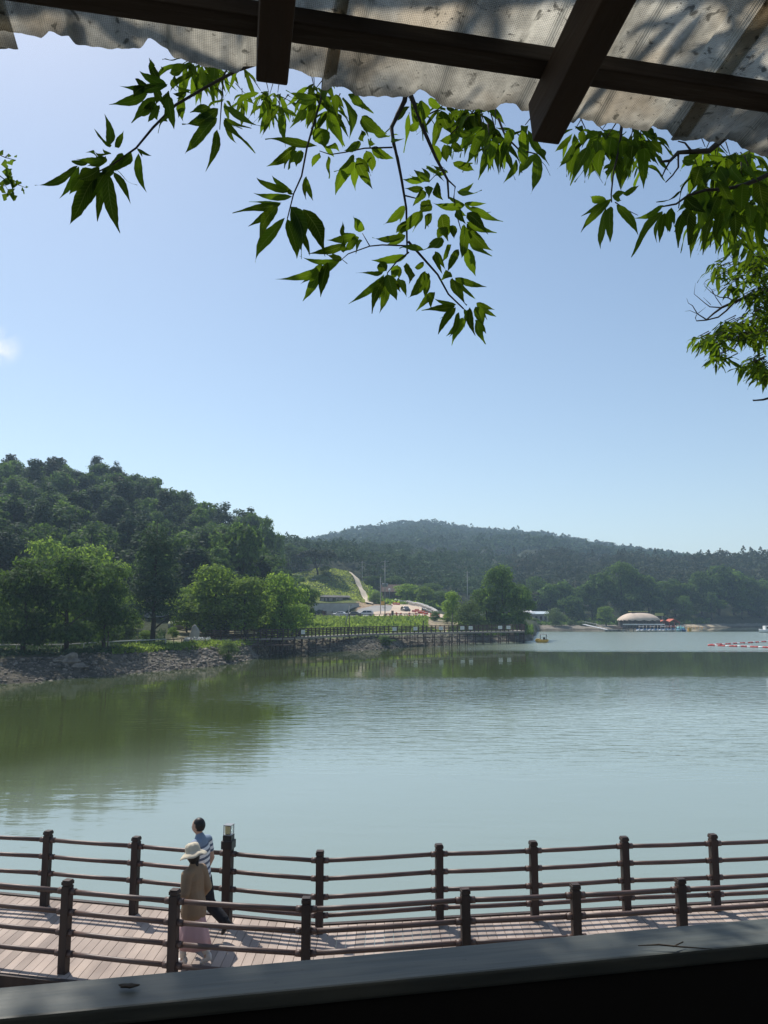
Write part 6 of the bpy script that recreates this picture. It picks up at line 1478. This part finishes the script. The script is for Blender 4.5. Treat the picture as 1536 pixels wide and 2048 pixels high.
def fuse(mb, name, m, parent, vox=0.012):
    o = mb.build(name, m, parent); bm_ = bmesh.new(); bm_.from_mesh(o.data); bmesh.ops.remove_doubles(bm_, verts=bm_.verts, dist=1e-5); bmesh.ops.recalc_face_normals(bm_, faces=bm_.faces); bm_.to_mesh(o.data); bm_.free(); r_ = o.modifiers.new('r','REMESH'); r_.mode='VOXEL'; r_.voxel_size=vox; r_.use_smooth_shade=True
    s = o.modifiers.new('sm','SMOOTH'); s.factor=0.5; s.iterations=4
    return o
skin = mat('skin',(0.52,0.33,0.24),(0.46,0.28,0.20),0.5,6); hair = mat('black_hair',(0.012,0.010,0.010),(0.02,0.017,0.016),0.45,40,(1,1,0.2),0.002,200)
def head(mb, c, tilt=0.0, s=1.0):
    Rm = Matrix.Rotation(tilt,3,'Y')
    def fn(p):
        jaw = 1-0.30*max(0,-p.z/0.115)**1.5
        return Vector((p.x*jaw+(0.012 if p.z<0 and p.x>0 else 0), p.y*jaw, p.z))
    mb.ellipsoid(c,(0.095*s,0.076*s,0.118*s),20,16,fn=fn,rot=Rm)
    mb.ellipsoid(Vector(c)+Rm@Vector((0.096,0,-0.012))*s,(0.020,0.013,0.024),8,6,rot=Rm)                    # nose
    mb.ellipsoid(Vector(c)+Rm@Vector((0.084,0,-0.062))*s,(0.012,0.024,0.008),8,6,rot=Rm)                    # mouth
    mb.ellipsoid(Vector(c)+Rm@Vector((0.078,0,0.016))*s,(0.014,0.052,0.010),8,6,rot=Rm)                     # brow
    for sy in (-1,1): mb.ellipsoid(Vector(c)+Rm@Vector((-0.002,sy*0.078,-0.008))*s,(0.018,0.009,0.030),8,6,rot=Rm)
def eyes(parent, c, tilt=0.0, s=1.0):
    Rm = Matrix.Rotation(tilt,3,'Y'); 
    for sy in (-1,1):
        mb=MB(); mb.ellipsoid(Vector(c)+Rm@Vector((0.083,sy*0.032,0.000))*s,(0.010,0.013,0.008),8,6,rot=Rm); mb.build('eye', hair, parent)
def hand(mb, w, d, up, sgn=1, curl=0.6, s=1.0):
    d=Vector(d).normalized(); up=Vector(up); sd=d.cross(up).normalized(); up=sd.cross(d).normalized()
    mb.ellipsoid(Vector(w)+d*0.045*s,(0.052*s,0.040*s,0.016*s),12,8,rot=Matrix((d,sd,up)).transposed())
    for i,(o_,ln) in enumerate(((-0.028,0.068),(-0.009,0.078),(0.010,0.072),(0.027,0.056))):
        b0=Vector(w)+d*0.082*s+sd*o_*s; b1=b0+(d*math.cos(curl*.5)-up*math.sin(curl*.5))*ln*0.45*s; b2=b1+(d*math.cos(curl*1.3)-up*math.sin(curl*1.3))*ln*0.33*s; b3=b2+(d*math.cos(curl*2)-up*math.sin(curl*2))*ln*0.24*s
        mb.tube([b0-d*0.02,b0,b1,b2,b3],[0.0088*s,0.0088*s,0.0082*s,0.0074*s,0.006*s],8)
    t0=Vector(w)+d*0.03*s+sd*sgn*0.034*s; t1=t0+(d*0.6+sd*sgn*0.7-up*0.2).normalized()*0.034*s; t2=t1+(d*0.95+sd*sgn*0.2-up*0.3).normalized()*0.028*s
    mb.tube([t0-sd*sgn*0.015,t0,t1,t2],[0.012*s,0.011*s,0.010*s,0.007*s],8)
def shoe(parent, a, d, m, pitch=0.0, name='shoe', s=1.0):
    d=Vector(d).normalized(); Rm=Matrix.Rotation(math.atan2(d.y,d.x),3,'Z')@Matrix.Rotation(pitch,3,'Y')
    mb=MB(); mb.ellipsoid(Vector(a)+Rm@Vector((0.05,0,-0.035)),(0.135*s,0.048*s,0.05*s),16,10,rot=Rm,fn=lambda p: Vector((p.x,p.y*(1+0.15*p.x/0.13),max(p.z,-0.030)*(1.0-0.35*p.x/0.13)+0.0)))
    mb.ellipsoid(Vector(a)+Rm@Vector((-0.03,0,0.0)),(0.055*s,0.042*s,0.055*s),12,8,rot=Rm); return fuse(mb,name,m,parent,0.008)

# woman
wp = gp(384,1931,DZ+0.002); e = empty('person', (wp.x,wp.y,DZ+0.002), R(150), 'person in a pale bucket hat, tan jacket and long pink skirt by the near railing', 'person')
N_ = {'pel':((0,0,.84),(.13,.10)),'wst':((.01,0,.98),(.12,.09)),'chs':((.02,0,1.16),(.135,.10)),'shC':((.01,0,1.27),(.09,.07)),'nk':((.025,0,1.335),.048),'nk2':((.04,0,1.39),.046),
 'sL':((.01,.145,1.245),.055),'eL':((-.02,.20,1.01),.042),'wL':((.20,.185,.90),.028),'sR':((.01,-.145,1.245),.055),'eR':((-.06,-.20,1.00),.042),'wR':((.08,-.20,.80),.028),
 'hL':((0,.085,.80),.085),'kL':((.10,.085,.46),.056),'aL':((.10,.08,.09),.036),'hR':((0,-.085,.80),.085),'kR':((.03,-.085,.45),.056),'aR':((-.20,-.08,.14),.036)}
Ed = [('pel','wst'),('wst','chs'),('chs','shC'),('shC','nk'),('nk','nk2'),('shC','sL'),('sL','eL'),('eL','wL'),('shC','sR'),('sR','eR'),('eR','wR'),('pel','hL'),('hL','kL'),('kL','aL'),('pel','hR'),('hR','kR'),('kR','aR')]
mb = MB(); add_geo(mb, skin_geo(N_, Ed, 'pel')); hc = (.055,0,1.46); head(mb, hc, R(14), 0.93)
hand(mb,(.205,.185,.897),(.95,-.1,-.25),(0,0,1),-1,0.9,0.92); hand(mb,(.085,-.20,.795),(.3,0,-.95),(1,0,.3),1,0.5,0.92)
body = fuse(mb, 'body', skin, e, 0.009); eyes(e, hc, R(14), 0.93)
jk = mat('tan_jacket',(0.30,0.205,0.125),(0.23,0.155,0.095),0.8,5,(1,1,0.6),0.012,9)
J = {'hem':((0,0,.715),(.180,.185)),'pel':((0,0,.84),(.170,.168)),'wst':((.01,0,.98),(.155,.125)),'chs':((.02,0,1.15),(.165,.13)),'shC':((.01,0,1.265),(.11,.09)),'col':((.02,0,1.335),(.065,.065)),
 'sL':((.01,.150,1.24),.080),'eL':((-.02,.205,1.01),.066),'wL':((.16,.188,.915),.048),'sR':((.01,-.150,1.24),.080),'eR':((-.06,-.205,1.00),.066),'wR':((.06,-.20,.84),.048)}
mb = MB(); add_geo(mb, skin_geo(J, [('hem','pel'),('pel','wst'),('wst','chs'),('chs','shC'),('shC','col'),('shC','sL'),('sL','eL'),('eL','wL'),('shC','sR'),('sR','eR'),('eR','wR')], 'pel')); fuse(mb,'jacket',jk,e,0.011)
sk_ = mat('pink_skirt',(0.56,0.36,0.36),(0.46,0.29,0.30),0.85,3,(1,1,0.3),0.01,8)
mb = MB(); mb.lathe([(.09,.92),(.115,.84),(.145,.70),(.20,.55),(.235,.40),(.265,.27),(.255,.272),(.22,.42),(.15,.75)],n=56,sx=1.0,sy=0.82,fn=lambda p,t: Vector((p.x*(1+0.06*math.sin(t*9)*(0.9-p.z))-0.03*(0.9-p.z), p.y*(1+0.06*math.sin(t*9)*(0.9-p.z)), p.z))); mb.build('skirt', sk_, e)
wh = mat('white_shoe',(0.72,0.70,0.67),(0.62,0.60,0.57),0.6,3)
shoe(e,(.10,.08,.085),(1,.1,0),wh,0,'shoe',0.92); shoe(e,(-.20,-.08,.135),(1,0,0),wh,R(32),'shoe',0.92)
for sgn,(kx,kz,ax,az) in ((1,(.10,.30,.10,.12)),(-1,(-.10,.30,-.20,.17))):
    mb=MB(); mb.tube([(kx,sgn*.083,kz),(ax,sgn*.08,az)],[.052,.046],12); mb.build('sock', wh, e)
mb = MB(); Rm = Matrix.Rotation(R(16),3,'Y'); hatm = mat('cream_cotton_hat',(0.62,0.55,0.42),(0.50,0.44,0.34),0.85,14,bump=0.006,bscale=30)
pr = [(.002,.118),(.05,.115),(.085,.098),(.098,.06),(.104,.010),(.108,-.004),(.145,-.030),(.185,-.062),(.183,-.067),(.140,-.038),(.104,-.010)]
mb.lathe(pr,n=36,fn=lambda p,t: Rm@Vector((p.x*1.08+0.0, p.y, p.z+0.010*math.sin(t*5)*(1 if abs(p.z)>0.02 and p.z<0 else 0)+0.004*math.sin(t*7)))+Vector((hc[0]-0.005,0,hc[2]+0.055))); mb.build('hat', hatm, e)
mb = MB(); mb.ellipsoid((hc[0]-0.022,0,hc[2]-0.012),(.088,.083,.115),18,12,rot=Matrix.Rotation(R(14),3,'Y'),fn=lambda p: Vector((min(p.x,0.045),p.y,p.z))); mb.tube([(hc[0]-.085,0,hc[2]-.06),(hc[0]-.095,0,hc[2]-.13)],[.03,.022],10); mb.build('hair', hair, e)
# the phone in her hand is a thing of its own
pf = e.location + Matrix.Rotation(R(150),3,'Z')@Vector((.305,.175,.865)); o=MB(); o.box((0,0,0),(0.145,0.072,0.010),Euler((R(20),R(-15),R(150))).to_matrix(),bev=0.004); tag(o.build('phone', M['white'], None, pf), 'small silvery phone held low by the person in the hat', 'phone')

# man
mp_ = gp(401,1879,DZ+0.002); e = empty('person', (mp_.x,mp_.y,DZ+0.002), R(158), 'bare-headed person with short black hair and blue and white striped shirt, walking', 'person')
N_ = {'pel':((.02,0,.92),(.14,.11)),'wst':((.03,0,1.08),(.13,.10)),'chs':((.05,0,1.28),(.155,.115)),'shC':((.05,0,1.42),(.10,.08)),'nk':((.07,0,1.49),.056),'nk2':((.085,0,1.545),.054),
 'sL':((.05,.175,1.39),.062),'eL':((.00,.235,1.12),.046),'wL':((.14,.22,.90),.030),'sR':((.05,-.175,1.39),.062),'eR':((.0,-.235,1.12),.046),'wR':((.10,-.22,.88),.030),
 'hL':((.02,.095,.88),.090),'kL':((.13,.095,.50),.062),'aL':((.06,.09,.10),.040),'hR':((.02,-.095,.88),.090),'kR':((-.07,-.095,.50),.062),'aR':((-.36,-.09,.28),.040)}
mb = MB(); add_geo(mb, skin_geo(N_, Ed, 'pel')); hc=(.105,0,1.625); head(mb,hc,R(6),1.02)
hand(mb,(.145,.22,.895),(.4,0,-.9),(1,0,.3),-1,0.6); hand(mb,(.105,-.22,.875),(.4,0,-.9),(1,0,.3),1,0.6)
fuse(mb,'body',skin,e,0.009); eyes(e,hc,R(6),1.02)
# striped shirt
sm, n, l, b = newmat('striped_shirt'); b.inputs['Roughness'].default_value=0.8
t_=n.new('ShaderNodeTexCoord'); mpn=n.new('ShaderNodeMapping'); mpn.inputs['Rotation'].default_value=(R(10),0,0); l.new(t_.outputs['Object'],mpn.inputs['Vector']); s_=n.new('ShaderNodeSeparateXYZ'); l.new(mpn.outputs[0],s_.inputs[0])
k=n.new('ShaderNodeMath'); k.operation='MULTIPLY'; k.inputs[1].default_value=12.0; l.new(s_.outputs['Z'],k.inputs[0]); fr=n.new('ShaderNodeMath'); fr.operation='FRACT'; l.new(k.outputs[0],fr.inputs[0]); cr_=n.new('ShaderNodeValToRGB'); l.new(fr.outputs[0],cr_.inputs[0])
cr_.color_ramp.interpolation='CONSTANT'; cr_.color_ramp.elements[0].color=(0.10,0.13,0.19,1); cr_.color_ramp.elements[1].position=0.45; cr_.color_ramp.elements[1].color=(0.78,0.79,0.80,1)
top=n.new('ShaderNodeMath'); top.operation='GREATER_THAN'; top.inputs[1].default_value=1.36; l.new(s_.outputs['Z'],top.inputs[0]); mx=n.new('ShaderNodeMixRGB'); l.new(top.outputs[0],mx.inputs['Fac']); l.new(cr_.outputs[0],mx.inputs['Color1']); mx.inputs['Color2'].default_value=(0.19,0.25,0.34,1)
l.new(mx.outputs[0],b.inputs['Base Color'])
J = {'hem':((.02,0,.86),(.165,.14)),'pel':((.02,0,.95),(.165,.14)),'wst':((.03,0,1.08),(.155,.125)),'chs':((.05,0,1.28),(.178,.14)),'shC':((.05,0,1.415),(.115,.095)),'col':((.065,0,1.485),(.070,.070)),
 'sL':((.05,.178,1.385),.082),'mL':((.03,.215,1.24),.068),'sR':((.05,-.178,1.385),.082),'mR':((.03,-.215,1.24),.068)}
mb=MB(); add_geo(mb, skin_geo(J,[('hem','pel'),('pel','wst'),('wst','chs'),('chs','shC'),('shC','col'),('shC','sL'),('sL','mL'),('shC','sR'),('sR','mR')],'pel')); fuse(mb,'shirt',sm,e,0.011)
tr_ = mat('black_trousers',(0.018,0.018,0.022),(0.012,0.012,0.015),0.8,4,bump=0.008,bscale=10)
T_ = {'pel':((.02,0,.93),(.155,.13)),'hL':((.02,.095,.84),.115),'kL':((.13,.095,.50),.095),'aL':((.055,.09,.13),.080),'hR':((.02,-.095,.84),.115),'kR':((-.07,-.095,.50),.095),'aR':((-.345,-.09,.30),.080)}
mb=MB(); add_geo(mb, skin_geo(T_,[('pel','hL'),('hL','kL'),('kL','aL'),('pel','hR'),('hR','kR'),('kR','aR')],'pel')); fuse(mb,'trousers',tr_,e,0.011)
bs = mat('black_shoe',(0.02,0.02,0.02),(0.03,0.03,0.03),0.5,3)
shoe(e,(.06,.09,.085),(1,.08,0),bs); shoe(e,(-.38,-.09,.25),(1,0,0),bs,R(58))
mb=MB(); mb.ellipsoid((hc[0]-0.022,0,hc[2]+0.022),(.098,.088,.112),22,16,rot=Matrix.Rotation(R(6),3,'Y'),fn=lambda p: Vector((min(p.x,0.075) if p.z>0.03 else min(p.x,0.012),p.y*(1 if p.z>-0.03 else 0.92),max(p.z,-0.085))))
mb.build('hair', hair, e)

# ------------------------------------------------------------------ haze over the whole valley
hz = bpy.data.materials.new('haze'); hz.use_nodes = True; n = hz.node_tree.nodes; n.clear()
out = n.new('ShaderNodeOutputMaterial'); pv = n.new('ShaderNodeVolumePrincipled'); pv.inputs['Color'].default_value=(0.56,0.76,1.0,1); pv.inputs['Density'].default_value=HAZE; pv.inputs['Anisotropy'].default_value=0.25
hz.node_tree.links.new(pv.outputs[0], out.inputs['Volume'])
mb=MB(); mb.box((350,900,82),(3300,2100,172)); tag(mb.build('haze', hz), 'thin summer haze over the valley', 'haze', kind='stuff')
